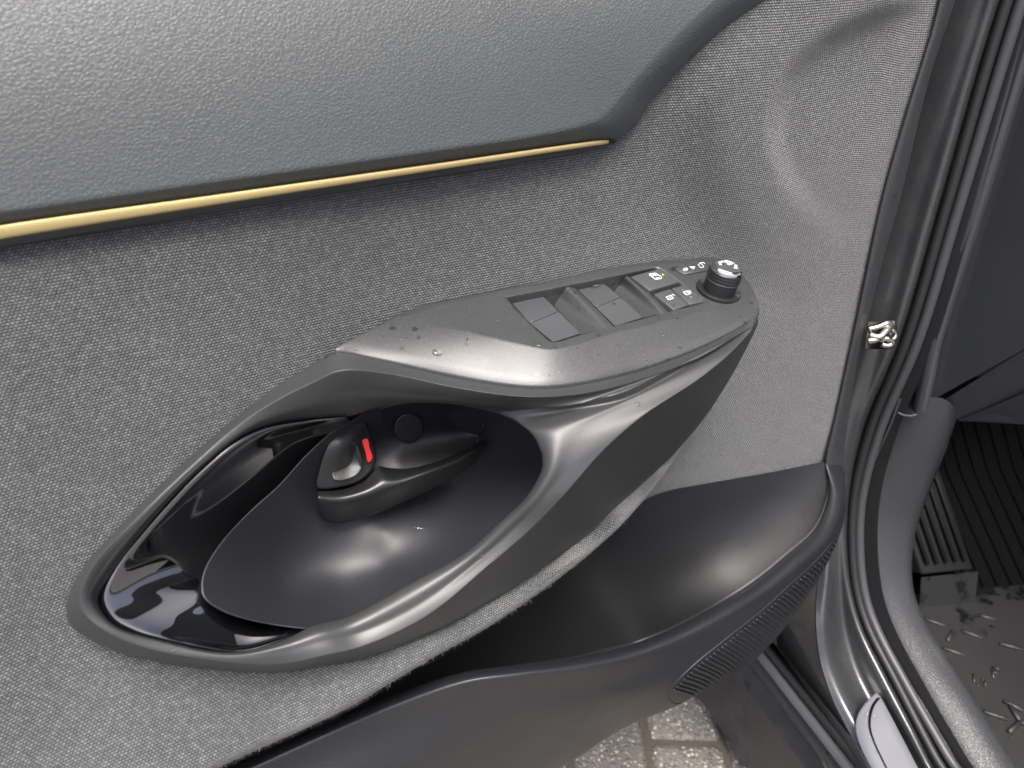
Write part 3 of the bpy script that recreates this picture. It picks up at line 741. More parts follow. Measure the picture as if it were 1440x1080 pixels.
kn = [(KR * .97, .0077)] + [(KR * .995, .0080 + .0005 * i) for i in range(13)] + [(KR * .93, .0145)]
obj('knurled_ring', *revolve(kn, 96, kb, lambda i, j: 1 + (.022 if ((i // 2 + 0) % 2 == 0 and j % 2 == (i // 2 // 2) % 2 and 0 < i < 13) else 0)), M['handle'], bz, smooth_=False)
obj('dial_line', *revolve([(KR * 1.0, .0074), (KR * 1.015, .0077), (KR * 1.0, .0081)], 48, kb), M['button'], bz)
obj('chrome_ring', *revolve([(KR * .95, .0140), (KR * .97, .0146), (KR * .93, .0162), (KR * .84, .0172), (KR * .78, .0173), (KR * .77, .0170)], 64, kb), M['chrome'], bz)
obj('dial_cap', *revolve([(KR * .78, .0160), (KR * .775, .0170), (KR * .70, .0172), (KR * .1, .0174)], 48, kb), M['button'], bz)
def dial_decal(strokes, polys=()):
    V, Fc = [], []
    def pt_(a, b): return kb + kt_dir * .0177 + KR * (a * e1 + b * e2)
    for st, w in strokes:
        for (a, b), (c, d) in zip(st[:-1], st[1:]):
            l = math.hypot(c - a, d - b); nx, ny = -(d - b) / l * w / 2, (c - a) / l * w / 2
            k = len(V); V += [pt_(a + nx, b + ny), pt_(c + nx, d + ny), pt_(c - nx, d - ny), pt_(a - nx, b - ny)]; Fc.append((k, k + 1, k + 2, k + 3))
    for p in polys:
        k = len(V); V += [pt_(*q) for q in p]; Fc.append(tuple(range(k, k + len(p))))
    orient(obj('mirror_symbol', V, Fc, M['white'], bz, smooth_=False), tuple(kb + kt_dir))
s_ = 1 if e1[0] > 0 else -1; t_ = 1 if e2[1] > 0 else -1
dial_decal([([(-.5 * s_, .10 * t_), (-.35 * s_, .42 * t_), (.0, .5 * t_), (.3 * s_, .35 * t_)], .16), ([(.05 * s_, .1 * t_), (.5 * s_, .22 * t_)], .2), ([(.3 * s_, -.3 * t_), (.62 * s_, -.02 * t_)], .16)], [[(.1 * s_, -.38 * t_), (.42 * s_, -.45 * t_), (.4 * s_, -.15 * t_)]])

# --- storage pocket
EI = [(1159, 651, .006), (1167, 690, .028), (1150, 743, .053), (1111, 781, .068), (1063, 820, .080), (1000, 858, .090), (943, 887, .095), (880, 910, .098), (820, 923, .100), (720, 936, .096), (650, 946, .088), (550, 980, .074), (450, 1022, .062), (300, 1090, .055), (100, 1180, .055)]
EO = [(1184, 655, .004), (1188, 700, .036), (1170, 755, .063), (1126, 797, .080), (1076, 836, .092), (1010, 875, .103), (951, 903, .108), (886, 926, .111), (825, 939, .113), (724, 951, .109), (655, 961, .101), (556, 995, .087), (456, 1038, .075), (306, 1106, .068), (105, 1196, .068)]
FU = [(1188, 665, -.004), (1190, 716, .031), (1174, 768, .058), (1135, 812, .075), (1088, 852, .088), (1025, 895, .099), (965, 928, .104), (892, 955, .107), (830, 968, .109), (728, 980, .107), (660, 990, .100), (560, 1025, .088), (460, 1068, .078), (310, 1136, .07), (110, 1226, .07)]
FL = [(1189, 680, -.012), (1186, 732, .018), (1164, 792, .044), (1140, 836, .056), (1111, 879, .064), (1058, 937, .072), (1012, 962, .078), (960, 994, .082), (880, 1028, .084), (800, 1082, .084), (720, 1130, .084), (600, 1180, .084), (480, 1230, .084), (320, 1300, .084), (120, 1380, .084)]
def bin_curves():
    k = 8
    return [crs(c, k) for c in (EI, EO, FU, FL)]
def pocket():
    ei, eo, fu, fl = bin_curves()
    L = [[P(q[0], q[1], q[2] - .004) for q in ei], [P(*q) for q in ei]]
    for t in (.2, .5, .8): L.append([P(*((1 - t) * a[:2] + t * b[:2]), (1 - t) * a[2] + t * b[2] + .003 * math.sin(math.pi * t)) for a, b in zip(ei, eo)])
    L.append([P(*q) for q in eo])
    for t in (.4, 1.): L.append([P(*((1 - t) * a[:2] + t * b[:2]), (1 - t) * a[2] + t * b[2]) for a, b in zip(eo, fu)])
    for t in (.15, .35, .6, .85, 1.): L.append([P(*((1 - t) * a[:2] + t * b[:2]), (1 - t) * a[2] + t * b[2] + .010 * math.sin(math.pi * t)) for a, b in zip(fu, fl)])
    last = [P(*q) for q in fl]
    L.append([p + np.array([0, .012, -.001]) for p in last]); L.append([np.array([p[0], .02, p[2] + .004]) for p in last])
    return grid(L)
pk_ = orient(obj('map_pocket', *pocket(), M['grain'], door, label='grained black outer wall and rim of the storage pocket', mods=[SUB(1)]), EYE)
ID = TPS([(860, 735, .003), (925, 695, .003), (1000, 679, .003), (1080, 666, .003), (1159, 650, .005), (1166, 685, .020), (1150, 743, .038), (1111, 781, .044), (1063, 820, .047), (1030, 840, .044), (1000, 852, .037), (1060, 770, .027), (1020, 810, .031), (1000, 770, .012), (1110, 720, .020), (1080, 700, .008), (1000, 720, .004), (960, 800, .009), (940, 865, .018), (900, 800, .001), (900, 900, .01), (800, 800, .0), (750, 900, .004), (650, 930, .01), (820, 915, .006)], 3e-4)
def cavity():
    ei = crs(EI, 8); n = len(ei); topc = cr([(1160, 649), (1120, 657), (1080, 665), (1000, 679), (925, 695), (860, 733), (760, 800), (640, 860), (500, 930), (350, 1000), (100, 1120)], n)
    rows = []
    for t in np.linspace(0, .985, 44):
        rows.append([P(*((1 - t) * a + t * b[:2]), max(-.004, ID(*((1 - t) * a + t * b[:2])))) for a, b in zip(topc, ei)])
    rows.append([P(b[0], b[1], b[2] - .0035) for b in ei])
    return grid(rows)
orient(obj('pocket_interior', *cavity(), M['bin'], pk_, label='smooth black inside of the storage pocket'), EYE)
# ribbed pad on the pocket's front corner: every rib a piece of its own
RU = cr([(1178, 757), (1150, 790), (1111, 826), (1073, 861), (1024, 900), (976, 939), (943, 972)], 200)
RL = cr([(1174, 770), (1162, 795), (1138, 838), (1109, 881), (1057, 937), (1013, 961), (985, 983)], 200) + np.array([5., 9.])
from mathutils.bvhtree import BVHTree
bpy.context.view_layer.update()
PB = BVHTree.FromObject(pk_, bpy.context.evaluated_depsgraph_get())
def on_pocket(px, py, h=0.):
    r = Vector(ray(px, py)).normalized(); loc, nrm, i, dist = PB.ray_cast(Vector(CAM), r)
    if loc is None: return None
    if nrm.dot(r) > 0: nrm = -nrm
    return np.array(loc + nrm * h)
NR = 46
for i in range(NR):
    s = (i + .5) / NR
    a = RU[int(s * 199)]; b = RL[int(s * 199)]
    c = a * .5 + b * .5 + np.array([3., -2.5])
    pth = [on_pocket(x, y, .0007) for x, y in cr([a, c, b], 19)]
    pth = [p for p in pth if p is not None]
    ok = [pth[0]] if pth else []
    for p in pth[1:]:
        if np.linalg.norm(p - ok[-1]) < .012: ok.append(p)
    if len(ok) < 3: continue
    w = .00105 * (.6 + .4 * min(1, (i + 4) / 14))
    obj('rib', *tube(ok, [w * .5] + [w] * (len(ok) - 2) + [w * .6], 6), M['grain'], pk_)
lip = cr([(1176, 755), (1150, 786), (1111, 822), (1073, 857), (1024, 896), (976, 935), (945, 966), (939, 980), (946, 989), (962, 988), (985, 981)], 80)
lp_ = [p for p in (on_pocket(x, y, -.0003) for x, y in lip) if p is not None]
obj('pad_lip', *tube(lp_, .0010, 6), M['grain'], pk_)

# --- door edge trim and the steel shell behind it
def edge_trim():
    a = cr([(1350, -150, .002), (1324, -20, .002), (1312, 33, .002), (1273, 161, .002), (1240, 278, .002), (1207, 433, .002), (1173, 589, .002), (1160, 652, .006), (1161, 690, .012)], 120)
    b = cr([(1376, -150, -.005), (1349, -20, -.005), (1337, 20, -.005), (1307, 111, -.005), (1268, 272, -.005), (1233, 400, -.005), (1200, 545, -.005), (1187, 640, -.004), (1188, 690, .004)], 120)
    rows = [[P(*q[:2], q[2] - .008) for q in a], [P(*q) for q in a]]
    for t in (.08, .2, .45, .7, .88, .96, 1.):
        rows.append([P(*((1 - t) * u[:2] + t * v[:2]), (1 - t) * u[2] + t * v[2] + .006 * math.sin(math.pi * t) ** .7 if 0 < t < 1 else (1 - t) * u[2] + t * v[2]) for u, v in zip(a, b)])
    rows.append([P(*q) + np.array([.0, .03, 0]) for q in b])
    return grid(rows)
et = orient(obj('edge_trim', *edge_trim(), M['grain_sill'], door, label='narrow grained strip along the front edge of the door'), EYE)
obj('trim_seam', *tube([P(1241, 278, .0035), P(1250, 276.5, .0045), P(1260, 274.3, .0025), P(1268, 272, -.011)], .0005, 6), M['black'], et)
# shell: the sheet-metal door body behind the lining
def shell_door():
    x0, x1, z0, z1 = -.85, .318, .40, .975
    bot = [np.array(p) for p in ((x0, .012, z0), (x1, .012, z0), (x1, .13, z0 - .02), (x0, .13, z0 - .02))]
    top = [np.array(p) for p in ((x0, .012, z1), (x1 + .01, .012, z1), (x1 + .01, .09, z1 - .01), (x0, .09, z1 - .01))]
    return hexa(bot, top)
obj('door_shell', *shell_door(), M['paint'], door, mods=[BEV(.012, 3)], smooth_=True, label='dark grey painted sheet metal body of the door')
obj('bottom_seal', *tube([np.array((x, .055, .392 + .0 * x)) for x in np.linspace(-.8, .31, 20)], .008, 8), M['rubber'], door)

# ================================================================== the car body
body = bpy.data.objects.new('parked_car', None); col.objects.link(body)
body['label'] = 'dark grey car body with pillar, sill, silver scuff plate and dark footwell'
body['category'] = 'car body'
def bloft(name, curves, m, n=110, k=4, lab=None, parent=body, sub=False, lin=False):
    cs = [cr(c, n) for c in curves]
    if not lin: cs = across(cs, k)
    return orient(obj(name, *grid([[B(*q) for q in c] for c in cs]), M[m], parent, label=lab), EYE)
K1 = [(1330, 1290, -0.066), (1245, 1130, -0.066), (1220, 1080, -0.066), (1200, 1040, -0.066), (1172, 985, -0.066), (1154, 930, -0.066), (1148, 880, -0.066), (1150, 820, -0.054000000000000006), (1160, 720, -0.036), (1172, 620, -0.036), (1195, 480, -0.036), (1232, 280, -0.036), (1290, 60, -0.036), (1330, -100, -0.036)]
K1b = [(1344, 1290, -0.058), (1262, 1130, -0.058), (1238, 1080, -0.058), (1217, 1040, -0.058), (1187, 985, -0.058), (1166, 930, -0.058), (1160, 880, -0.058), (1164, 820, -0.048), (1172, 720, -0.033), (1186, 620, -0.033), (1212, 480, -0.033), (1250, 280, -0.033), (1308, 60, -0.033), (1348, -100, -0.033)]
K1c = [(1420, 1290, -0.018), (1318, 1130, -0.018), (1287, 1080, -0.018), (1262, 1040, -0.018), (1227, 985, -0.018), (1200, 930, -0.018), (1186, 880, -0.018), (1180, 820, -0.0204), (1180, 720, -0.024), (1198, 620, -0.024), (1238, 480, -0.024), (1292, 280, -0.024), (1362, 60, -0.024), (1408, -100, -0.024)]
K2 = [(1450, 1290, -.012), (1342, 1130, -.012), (1311, 1080, -.012), (1286, 1030, -.012), (1247, 955, -.012), (1212, 885, -.012), (1198, 840, -.012), (1190, 780, -.012), (1192, 700, -.012), (1212, 603, -.012), (1262, 480, -.012), (1315, 300, -.012), (1379, 78, -.012), (1436, -100, -.012)]
K3 = [(q[0] + 5, q[1], .012) for q in K2]
K0 = [(q[0] - 2, q[1] + 3, q[2] + .002) for q in K1]
K00 = [(1255, 1290, -.05), (1200, 1160, -.05), (1175, 1110, -.05), (1150, 1060, -.05), (1122, 1000, -.05), (1100, 950, -.05), (1092, 890, -.05), (1095, 820, -.05), (1105, 720, -.05), (1120, 620, -.05), (1145, 480, -.05), (1180, 280, -.05), (1240, 60, -.05), (1270, -100, -.05)]
bloft('painted_frame', [K1, K1b, K1c, K2, K3], 'paint', k=5, lab='dark grey metallic paint of the sill and front pillar')
bloft('pillar_side', [K1, K0, K00], 'paint', k=3)
# rocker steps below the sill
RK = {  # z-levels and lines on the ground side
}
def along(px_py, z, ext=(-.9, 1.2)):
    "straight line along the car through a pixel at height z"
    p = G(*px_py, z); return [p + BC * s for s in np.linspace(*ext, 30)]
def strips(name, lines, m, lab=None):
    return orient(obj(name, *grid(lines), M[m], body, label=lab), EYE)
l0 = along((1131, 1080), .20); l1 = along((1150, 1068), .235); l2 = along((1168, 1071), .262); l3 = along((1194, 1071), .272); l4 = along((1208, 1070), .262); l5 = along((1222, 1080), .30)
# lower cladding: broad wet ledge
c0 = along((1094, 1030), .155); c1 = along((1098, 1030), .162); c2 = along((1120, 1030), .175)
cw = []
strips('rocker_cladding', [[p - np.array([0, 0, .12]) for p in c0], c0, c1, c2, [p for p in along((1140, 1050), .178)], [p for p in along((1150, 1050), .20)]], 'clad', 'wet dull plastic cladding along the rocker')
strips('rocker_step', [along((1141, 1050), .19), along((1149, 1050), .236), along((1163, 1050), .240), along((1164, 1050), .243)], 'seal2', 'grey plastic step of the rocker')
strips('rocker_ledge', [along((1158, 1050), .225), along((1160, 1050), .252), along((1161.5, 1050), .2535), along((1184, 1050), .257), along((1186, 1050), .25)], 'seal2')
strips('rocker_groove', [along((1182, 1050), .23), along((1190, 1050), .238), along((1205, 1052), .245), along((1212, 1055), .29)], 'black')
obj('rocker_seal', *tube(along((1190, 1050), .262), .0055, 10), M['rubber'], body, label='black rubber strip beside the painted sill')
# door opening seals
s1 = [(1470, 1290, 0), (1366, 1130, 0), (1325, 1080, 0), (1297, 1030, 0), (1258, 955, 0), (1222, 885, 0), (1207, 840, 0), (1199, 780, 0), (1201, 700, 0), (1224, 603, 0), (1274, 480, .0), (1328, 300, 0), (1392, 78, 0), (1448, -100, 0)]
s2 = [(1496, 1290, .012), (1392, 1130, .012), (1344, 1080, .012), (1313, 1030, .012), (1270, 955, .012), (1233, 885, .012), (1217, 840, .012), (1209, 780, .012), (1212, 700, .012), (1238, 603, .012), (1290, 480, .012), (1345, 300, .012), (1412, 78, .012), (1468, -100, .012)]
obj('door_seal', *tube([B(*q) for q in cr(s1, 120)], .0042, 10), M['rubber'], body, label='black rubber seal round the door opening')
obj('seal_lip', *tube([B(*q) for q in cr(s2, 120)], .0048, 10), M['seal2'], body, label='grey inner lip of the door opening seal')
bloft('seal_channel', [[(q[0] - 4, q[1], .012) for q in s1], [(q[0] + 26, q[1], .022) for q in s2]], 'black', lin=True)
# grained sill and kick trim
T1 = [(1262, 560, .020), (1252, 590, .020), (1217, 680, .020), (1207, 740, .020), (1213, 810, .020), (1226, 860, .020), (1251, 920, .020), (1291, 990, .020), (1342, 1080, .020), (1420, 1200, .020), (1470, 1290, .02)]
T2 = [(1285, 560, .038), (1272, 590, .038), (1236, 680, .038), (1226, 740, .038), (1232, 810, .038), (1247, 860, .038), (1275, 920, .038), (1318, 990, .038), (1372, 1080, .038), (1450, 1200, .038), (1505, 1290, .038)]
T3 = [(1325, 560, .062), (1318, 590, .064), (1285, 680, .066), (1266, 740, .066), (1264, 810, .066), (1280, 860, .066), (1312, 920, .066), (1360, 990, .066), (1416, 1080, .066), (1495, 1200, .066), (1550, 1290, .066)]
T4 = [(1345, 575, .085), (1335, 605, .085), (1302, 690, .085), (1284, 750, .085), (1282, 820, .085), (1299, 870, .085), (1332, 925, .085), (1380, 998, .085), (1434, 1085, .085), (1512, 1205, .085), (1568, 1290, .085)]
T5 = [(q[0] + 2, q[1] + 6, .10) for q in T4]
T6 = [(q[0] - 18, q[1] + 60, .10) for q in T4]
T0 = [(q[0] + 3, q[1], .045) for q in T1]
bloft('sill_trim', [T0, T1, T2, T3, T4, T5, T6], 'grain_sill', k=4, lab='grained dark plastic trim over the sill and kick panel')
obj('trim_seam', *tube([B(*q) for q in ((1215, 832, .024), (1235, 831, .041), (1265, 829, .068), (1283, 829, .087))], .0006, 6), M['black'], body)
# pillar garnish with its rounded lower end
Q1 = [(1283, 577, .030), (1291, 540, .030), (1304, 480, .030), (1357, 300, .030), (1420, 78, .030), (1475, -100, .03)]
Q2 = [(1293, 583, .022), (1302, 540, .022), (1316, 480, .022), (1371, 300, .022), (1436, 78, .022), (1490, -100, .022)]
Q3 = [(1306, 570, .040), (1313, 540, .040), (1326, 480, .040), (1384, 300, .040), (1452, 78, .040), (1506, -100, .04)]
pg = bloft('pillar_garnish', [[(q[0] + 2, q[1], .05) for q in Q1], Q1, Q2, Q3, [(q[0] - 2, q[1], .06) for q in Q3]], 'dash', k=5, lab='dark trim strip running up the front pillar')
obj('garnish_end', *tube([B(*q) for q in cr([(1258, 576, .022), (1268, 583, .020), (1281, 585, .020), (1294, 580, .024), (1303, 572, .030)], 24)], .0011, 8), M['silver'], body)
# dashboard side and underside
def bq(name, pts, m, lab=None, sub=6):
    p = np.array(pts, float); rows = []
    for i in range(sub + 1):
        v = i / sub; rows.append([B(*(((p[0] * (1 - u) + p[1] * u) * (1 - v) + (p[3] * (1 - u) + p[2] * u) * v))) for u in np.linspace(0, 1, sub + 1)])
    return orient(obj(name, *grid(rows), M[m], body, label=lab), EYE)
bq('dash_side', [(1490, -160, .060), (1700, -160, .060), (1560, 424, .066), (1305, 566, .066)], 'dash', 'dark grey side panel of the dashboard')
bq('lower_dash', [(1320, 567, .072), (1560, 418, .072), (1560, 600, .13), (1346, 590, .09)], 'dash', 'lower dashboard panel above the footwell')
bq('dash_fold', [(1350, 590, .088), (1560, 505, .086), (1560, 603, .118), (1346, 592, .10)], 'dash')
# footwell: a closed dark tub
def fp(e, s, z):
    return BI * (.40 + e) + BC * s + np.array([0, 0, z])
FZ = .205
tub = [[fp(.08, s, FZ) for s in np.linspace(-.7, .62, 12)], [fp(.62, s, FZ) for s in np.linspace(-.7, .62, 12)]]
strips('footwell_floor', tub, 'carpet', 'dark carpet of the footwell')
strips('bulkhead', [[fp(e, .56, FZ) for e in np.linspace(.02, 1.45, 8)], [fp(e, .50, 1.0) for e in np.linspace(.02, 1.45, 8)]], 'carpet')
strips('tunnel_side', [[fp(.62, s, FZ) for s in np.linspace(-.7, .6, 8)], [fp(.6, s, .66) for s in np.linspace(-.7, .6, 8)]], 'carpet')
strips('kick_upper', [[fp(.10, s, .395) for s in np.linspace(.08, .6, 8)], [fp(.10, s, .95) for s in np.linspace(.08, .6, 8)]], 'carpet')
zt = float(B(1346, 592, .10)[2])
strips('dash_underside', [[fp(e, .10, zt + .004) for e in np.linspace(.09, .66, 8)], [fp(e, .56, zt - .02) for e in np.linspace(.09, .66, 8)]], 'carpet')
strips('roof', [[fp(e, s, 1.50 + .06 * math.sin(math.pi * (e + .1) / 1.6) - .25 * smooth(.2, .7, s)) for s in np.linspace(-1.3, .6, 12)] for e in np.linspace(.16, 1.5, 10)], 'paint', 'unseen car roof shading the cabin')  # out of view; added to keep sky light off the footwell
# foot rest
fr = [G(1287, 822, .30), G(1360, 812, .30)]
def fq(pts, m, name, lab=None, par=body): return orient(obj(name, *grid([pts[:2], pts[3:1:-1]]), M[m], par, label=lab), EYE)

# ------------------------------------------------------------------ rubber floor mat
MZ = .225
mt = bpy.data.objects.new('floor_mat', None); col.objects.link(mt)
mt['label'] = 'black ribbed rubber floor mat with wet patches in the footwell'; mt['category'] = 'floor mat'
def mg(px, py, h=0): return G(px, py, MZ + h)
base = [(1270, 850), (1290, 835), (1352, 822), (1500, 800), (1640, 900), (1640, 1200), (1470, 1110), (1415, 1046), (1380, 1030)]
# mat sheet
def matsheet():
    rows = []
    for v in np.linspace(0, 1, 20):
        a = np.array([1275 + 190 * v, 838 + 330 * v]); b = np.array([1640 + 40 * v, 800 + 330 * v])
        rows.append([mg(*(a * (1 - u) + b * u), .0006 * math.sin(u * 9 + v * 5)) for u in np.linspace(0, 1, 20)])
    return grid(rows)
orient(obj('mat_sheet', *matsheet(), M['rubbermat'], mt), EYE)
for q in ([(1299, 870), (1331, 881)], [(1376, 865), (1401, 872)], [(1352, 887), (1383, 898)], [(1325, 911), (1357, 922)], [(1332, 902), (1340, 888)], [(1405, 905), (1440, 914)], [(1362, 972), (1376, 1001)], [(1380, 1000), (1418, 1012)], [(1418, 1030), (1434, 1015)], [(1434, 1014), (1420, 992)], [(1410, 985), (1440, 1000)], [(1434, 1016), (1470, 1024)]):
    a, b = mg(*q[0], .0012), mg(*q[1], .0012)
    obj('mat_rib', *tube([a * (1 - t) + b * t for t in (0, .04, .5, .96, 1)], [.0012, .0028, .0028, .0028, .0012], 8), M['rubbermat'], mt)
for q in ([(1369, 948), (1370, 960)], [(1374, 965), (1379, 962)], [(1384, 957), (1386, 965)], [(1379, 955), (1387, 958)], [(1394, 944), (1404, 948)], [(1396, 938), (1397, 954)], [(1398, 938), (1406, 942)]):
    a, b = mg(*q[0], .0008), mg(*q[1], .0008)
    obj('raised_mark', *tube([a, (a + b) / 2, b], .0016, 6), M['rubbermat'], mt)
# upturned front and the ribbed foot-rest wall
def wall(pts, name, m='rubbermat', par=mt):
    return orient(obj(name, *grid([pts[:2], [pts[3], pts[2]]]), M[m], par), EYE)
w0, w1 = mg(1292, 856), mg(1371, 847)
up = np.array([0, 0, 1.]); bk = BC
h1 = w0 + up * .045 + bk * .012; h2 = w1 + up * .045 + bk * .012
orient(obj('mat_step', *grid([[w0, w1], [h1, h2]]), M['rubbermat'], mt), EYE)
def lerp(a, b, t): return a * (1 - t) + b * t
fz0 = h1 + up * .004; fz1 = lerp(h1, h2, .90) + up * .004
ft0 = B(1312, 640, .13); 
t0 = fz0 + up * .17 + bk * .16; t1 = fz1 + up * .17 + bk * .16
M['footrest'] = plastic_mat('foot_rest_rubber', (.006, .006, .0065), .6, 900, .0002, spec=.3)
frst = obj('foot_rest', *hexa([fz0 + bk * .03 - up * .02, fz1 + bk * .03 - up * .02, t1 + bk * .03, t0 + bk * .03], [fz0, fz1, t1, t0]), M['footrest'], body, label='ribbed black foot rest', mods=[BEV(.003, 2)])
for u in (.12, .30, .48, .66, .84):
    a = lerp(fz0, fz1, u) + up * .012 + bk * .006; b = lerp(t0, t1, u)
    nn = np.cross(fz1 - fz0, t0 - fz0); nn /= np.linalg.norm(nn)
    if nn @ (CAM - fz0) < 0: nn = -nn
    obj('foot_rest_rib', *tube([a + nn * .001, lerp(a, b, .5) + nn * .001, b], .0028, 6), M['footrest'], frst)
# carpeted ramp with ribs beyond
r0 = mg(1352, 830); r1 = mg(1700, 800)
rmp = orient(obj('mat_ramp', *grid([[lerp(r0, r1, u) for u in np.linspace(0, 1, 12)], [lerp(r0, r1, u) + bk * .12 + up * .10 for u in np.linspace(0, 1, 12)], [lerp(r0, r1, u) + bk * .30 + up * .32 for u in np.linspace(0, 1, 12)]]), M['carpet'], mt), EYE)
for i in range(10):
    u = .03 + i * .055; a = lerp(r0, r1, u)
    obj('ramp_rib', *tube([a + up * .003, a + bk * .12 + up * .103, a + bk * .26 + up * .28], .0016, 6), M['carpet'], mt)

# ------------------------------------------------------------------ scuff plate
def scuff():
    out = cr([(1232, 974), (1226, 979), (1214, 992), (1205, 1008), (1203, 1024), (1208, 1045), (1224, 1078), (1262, 1140), (1330, 1240), (1362, 1240), (1330, 1155), (1292, 1082), (1265, 1030), (1245, 992), (1237, 978)], 90, True)
    return out
# depth of the painted sill, so that the plate lies on it
cK = [cr(c, 60) for c in (K1, K1b, K1c, K2)]
pts = {}
for c in across(cK, 2):
    for q in c[::2]:
        if q[1] > 850: pts[(round(q[0] / 6), round(q[1] / 6))] = q
sp_ = np.array([q for q in pts.values() if q[1] > 950 and 1185 < q[0] < 1400])
cf_, *_ = np.linalg.lstsq(np.c_[np.ones(len(sp_)), sp_[:, :2]], sp_[:, 2], rcond=None)
lift_ = max(0., float((np.c_[np.ones(len(sp_)), sp_[:, :2]] @ cf_ - sp_[:, 2]).max()) * .55)
SD = lambda x, y: float(cf_[0] + cf_[1] * x + cf_[2] * y) - lift_
def bslab(name, out, h, m, lab=None, par=body, rows_=(1., .98, .6, .2)):
    ctr = out.mean(0); n = len(out)
    R_ = [[B(*q, SD(*q) + .004) for q in out], [B(*q, SD(*q) - h + .0006) for q in out]]
    for t in rows_[1:]: R_.append([B(*(ctr + (q - ctr) * t), SD(*(ctr + (q - ctr) * t)) - h) for q in out])
    V, Fc = grid(R_, cu=True); Fc.append(tuple(range(len(V) - n, len(V))))
    return orient(obj(name, V, Fc, M[m], par, label=lab), EYE)
bslab('scuff_plate', scuff(), .0055, 'silver', 'silver scuff plate on the sill with a curved black line')
sl_ = [(1236, 981), (1228, 992), (1223.5, 1008), (1223.5, 1024), (1229, 1042), (1240, 1066), (1262, 1110)]
sw = [5, 4.5, 3.6, 2.6, 2.0, 1.8, 1.8]
sA = cr([(x - w / 2, y) for (x, y), w in zip(sl_, sw)], 40); sB = cr([(x + w / 2, y) for (x, y), w in zip(sl_, sw)], 40)
orient(obj('plate_line', *grid([[B(*q, SD(*q) - .0063) for q in sA], [B(*q, SD(*q) - .0063) for q in sB]]), mat('plate_line_black', (.004, .004, .004), .95, spec=.02), body), EYE)

# ------------------------------------------------------------------ door check
def check_strap():
    c = B(1240, 470, -.046); ex = np.array([.92, .3, 0]); ex /= np.linalg.norm(ex); V, Fc = [], []
    parts = []
    def bl(path, r): parts.append(tube([c + p[0] * .001 * RR + p[1] * .001 * UU + p[2] * .001 * -F for p in cr(path, 16)], r, 10))
    bl([(-12, 4, 0), (-4, 6, 2), (3, 9, 3), (10, 9, 1)], .0030)
    bl([(-12, -1, 2), (-5, -3, 5), (0, 1, 5), (6, 5, 3), (10, 5.5, 1)], .0034)
    bl([(-13, -6, 2), (-7, -5, 4), (-2, -1, 4)], .0032)
    bl([(-2, -6, 2), (2, -4, 4), (8, -8, 3), (5, -10, 2), (-1, -9, 1)], .0024)
    bl([(3, 3, 2), (7, 3, 4), (10, 0, 3), (9, -4, 3), (5, -5, 3)], .0022)
    return merge(*parts)
obj('door_check', *check_strap(), M['steel'], body, label='shiny greased metal check strap between pillar and door')
dc = B(1246, 471, -.04)
pl_ = [B(1222, 452, -.038), B(1258, 450, -.038), B(1254, 491, -.038), B(1218, 491, -.038)]
obj('check_plate', *hexa([p - F * -.004 for p in pl_], pl_), M['steel'], body, mods=[BEV(.0015, 2)])
obj('check_bolt', *tube([dc - F * .002, dc - F * .009], .0035, 12), M['black'], body)

# ------------------------------------------------------------------ rain drops
def drop(p, n, r, fl=.45, el=1., ang=0.):
    n = np.array(n, float); n /= np.linalg.norm(n)
    a = np.cross(n, [0.3, .2, 1]); a /= np.linalg.norm(a); b = np.cross(n, a)
    a, b = math.cos(ang) * a + math.sin(ang) * b, -math.sin(ang) * a + math.cos(ang) * b
    rows = []; ph = [random.uniform(0, 6.28) for _ in range(2)]
    for t in (0, 25, 50, 72):
        k = math.cos(rad(t)); h = math.sin(rad(t)) * fl * r
        rows.append([p + n * (h - .00015) + r * k * (1 + .12 * math.sin(2 * j * .524 + ph[0]) + .06 * math.sin(3 * j * .524 + ph[1])) * (math.cos(j * .5236) * a * el + math.sin(j * .5236) * b) for j in range(12)])
    V, Fc = grid(rows, cu=True); Fc.append(tuple(range(36, 48))); return V, Fc
dg = bpy.context.evaluated_depsgraph_get()
dg.update()
TARG = {}
def hit(px, py):
    r = ray(px, py); ok, loc, nrm, idx, ob, mx = scene.ray_cast(dg, Vector(CAM), Vector(r).normalized())
    if not ok: return None
    n = Vector(nrm)
    if n.dot(Vector(r)) > 0: n = -n
    return np.array(loc), np.array(n), ob.name.split('.')[0]
small = []
def add_small(px, py, rp, **k):
    h = hit(px, py)
    if h is None: return
    d = np.linalg.norm(h[0] - CAM); small.append(drop(h[0], h[1], rp / FPX * d, ang=random.uniform(0, 6.28), **k))
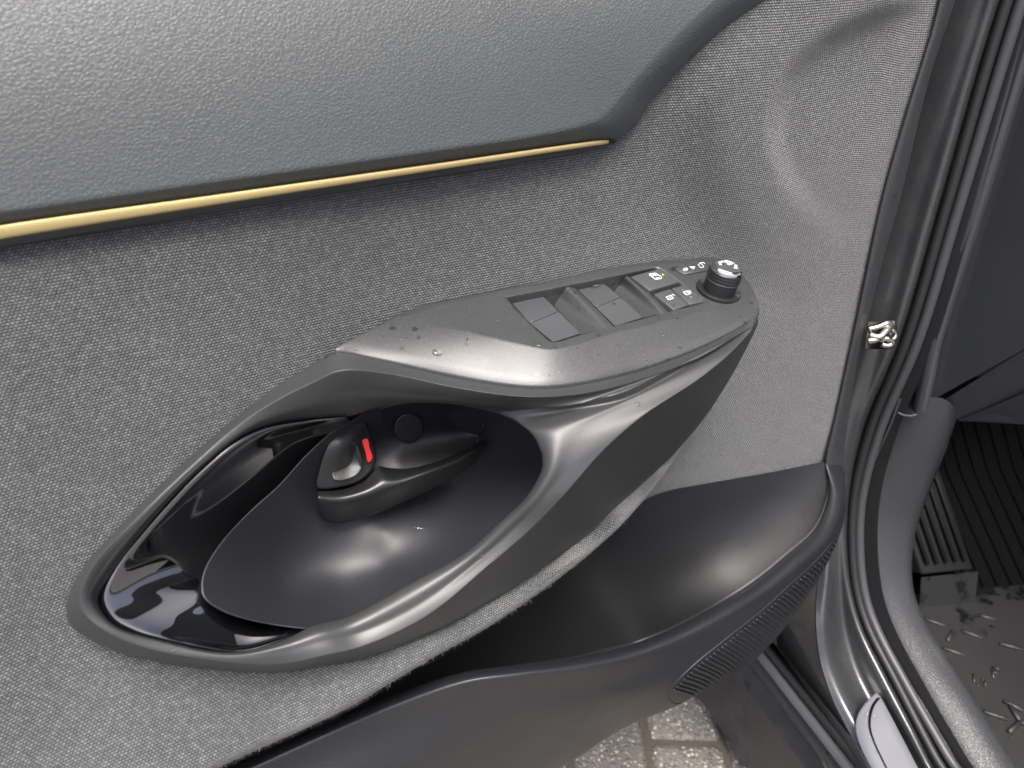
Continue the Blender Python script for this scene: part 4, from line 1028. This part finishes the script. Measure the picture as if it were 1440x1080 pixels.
for x, y, r in [(584, 461, 2.4), (565, 476, 1.8), (572, 475.5, 1.6), (500, 492, 1.8), (658, 478, 2.2), (696, 471, 2.2), (774, 527, 2.6), (905, 485, 2), (934, 472, 2.6), (827, 493, 2.3), (870, 486, 2), (953, 478, 1.2), (961, 476, 1.2), (970, 471, 1.2), (852, 527, 1.6), (910, 508, 2.4), (700, 450, 2), (714, 470, 1.8), (660, 436, 2), (650, 426, 1.5),
                (1019, 758, 3), (1011, 763, 2.6), (1008, 774, 2.2), (1048, 767, 2.6), (1026, 709, 2.4), (1153, 705, 3), (1156, 709, 3), (1152, 711, 2.4), (1158, 703, 2), (1130, 727, 2.2), (1140, 676, 1.8), (1146, 676, 1.8), (1060, 760, 1.4), (1040, 710, 1.6), (1022, 756, 1.4),
                (698, 781, 3), (664, 787, 2.2), (678, 784, 2.4), (735, 729, 2.2), (727, 735, 2), (596, 833, 2.2), (548, 868, 2), (760, 705, 1.5), (560, 592, 1), (605, 704, 1.2), (658, 716, 1), (520, 746, 1.2), (920, 571, 2), (926, 580, 1.8), (797, 700, 1.4), (797, 718, 1.2),
                (245, 915, 2.6), (310, 556, 1.5), (1127, 857, 1.5), (1278, 933, 2.2), (1270, 910, 2), (1307, 912, 1.4), (1344, 1033, 2), (1342, 1040, 1.8), (1170, 1030, 2.2), (1172, 1042, 2), (1164, 1060, 2.5), (1321, 802, 2), (1424, 1035, 1.4), (1408, 1008, 1.2)]:
    add_small(x, y, r)
for _ in range(230):   # fine spray
    z = random.choice(((480, 1050, 430, 540), (980, 1150, 690, 830), (1140, 1240, 850, 1060), (560, 800, 720, 880), (1060, 1130, 990, 1075), (720, 1000, 380, 480)))
    add_small(random.uniform(z[0], z[1]), random.uniform(z[2], z[3]), random.uniform(.5, 1.3))
if small:
    o = obj('raindrops', *merge(*small), M['water'])
    o['kind'] = 'stuff'; o['label'] = 'fine rain droplets scattered over the armrest, pocket and sill'; o['category'] = 'raindrops'
for (x, y, r, el, lab) in [(615, 496, 5.5, 1.5, 'clear water drop on the pale left end of the switch panel'), (897, 568, 3.6, 1.2, 'water drop on the surround below the switch panel'),
                           (588, 740, 6, 2.2, 'long water drop on the lit ledge inside the grab recess'), (757, 484, 4.5, 1.6, 'water drop at the near left corner of the window switch opening')]:
    h = hit(x, y); d = np.linalg.norm(h[0] - CAM)
    o = obj('water_drop', *drop(h[0], h[1], r / FPX * d, .4, el), M['water']); o['label'] = lab; o['category'] = 'water drop'; o['group'] = 'larger water drops'
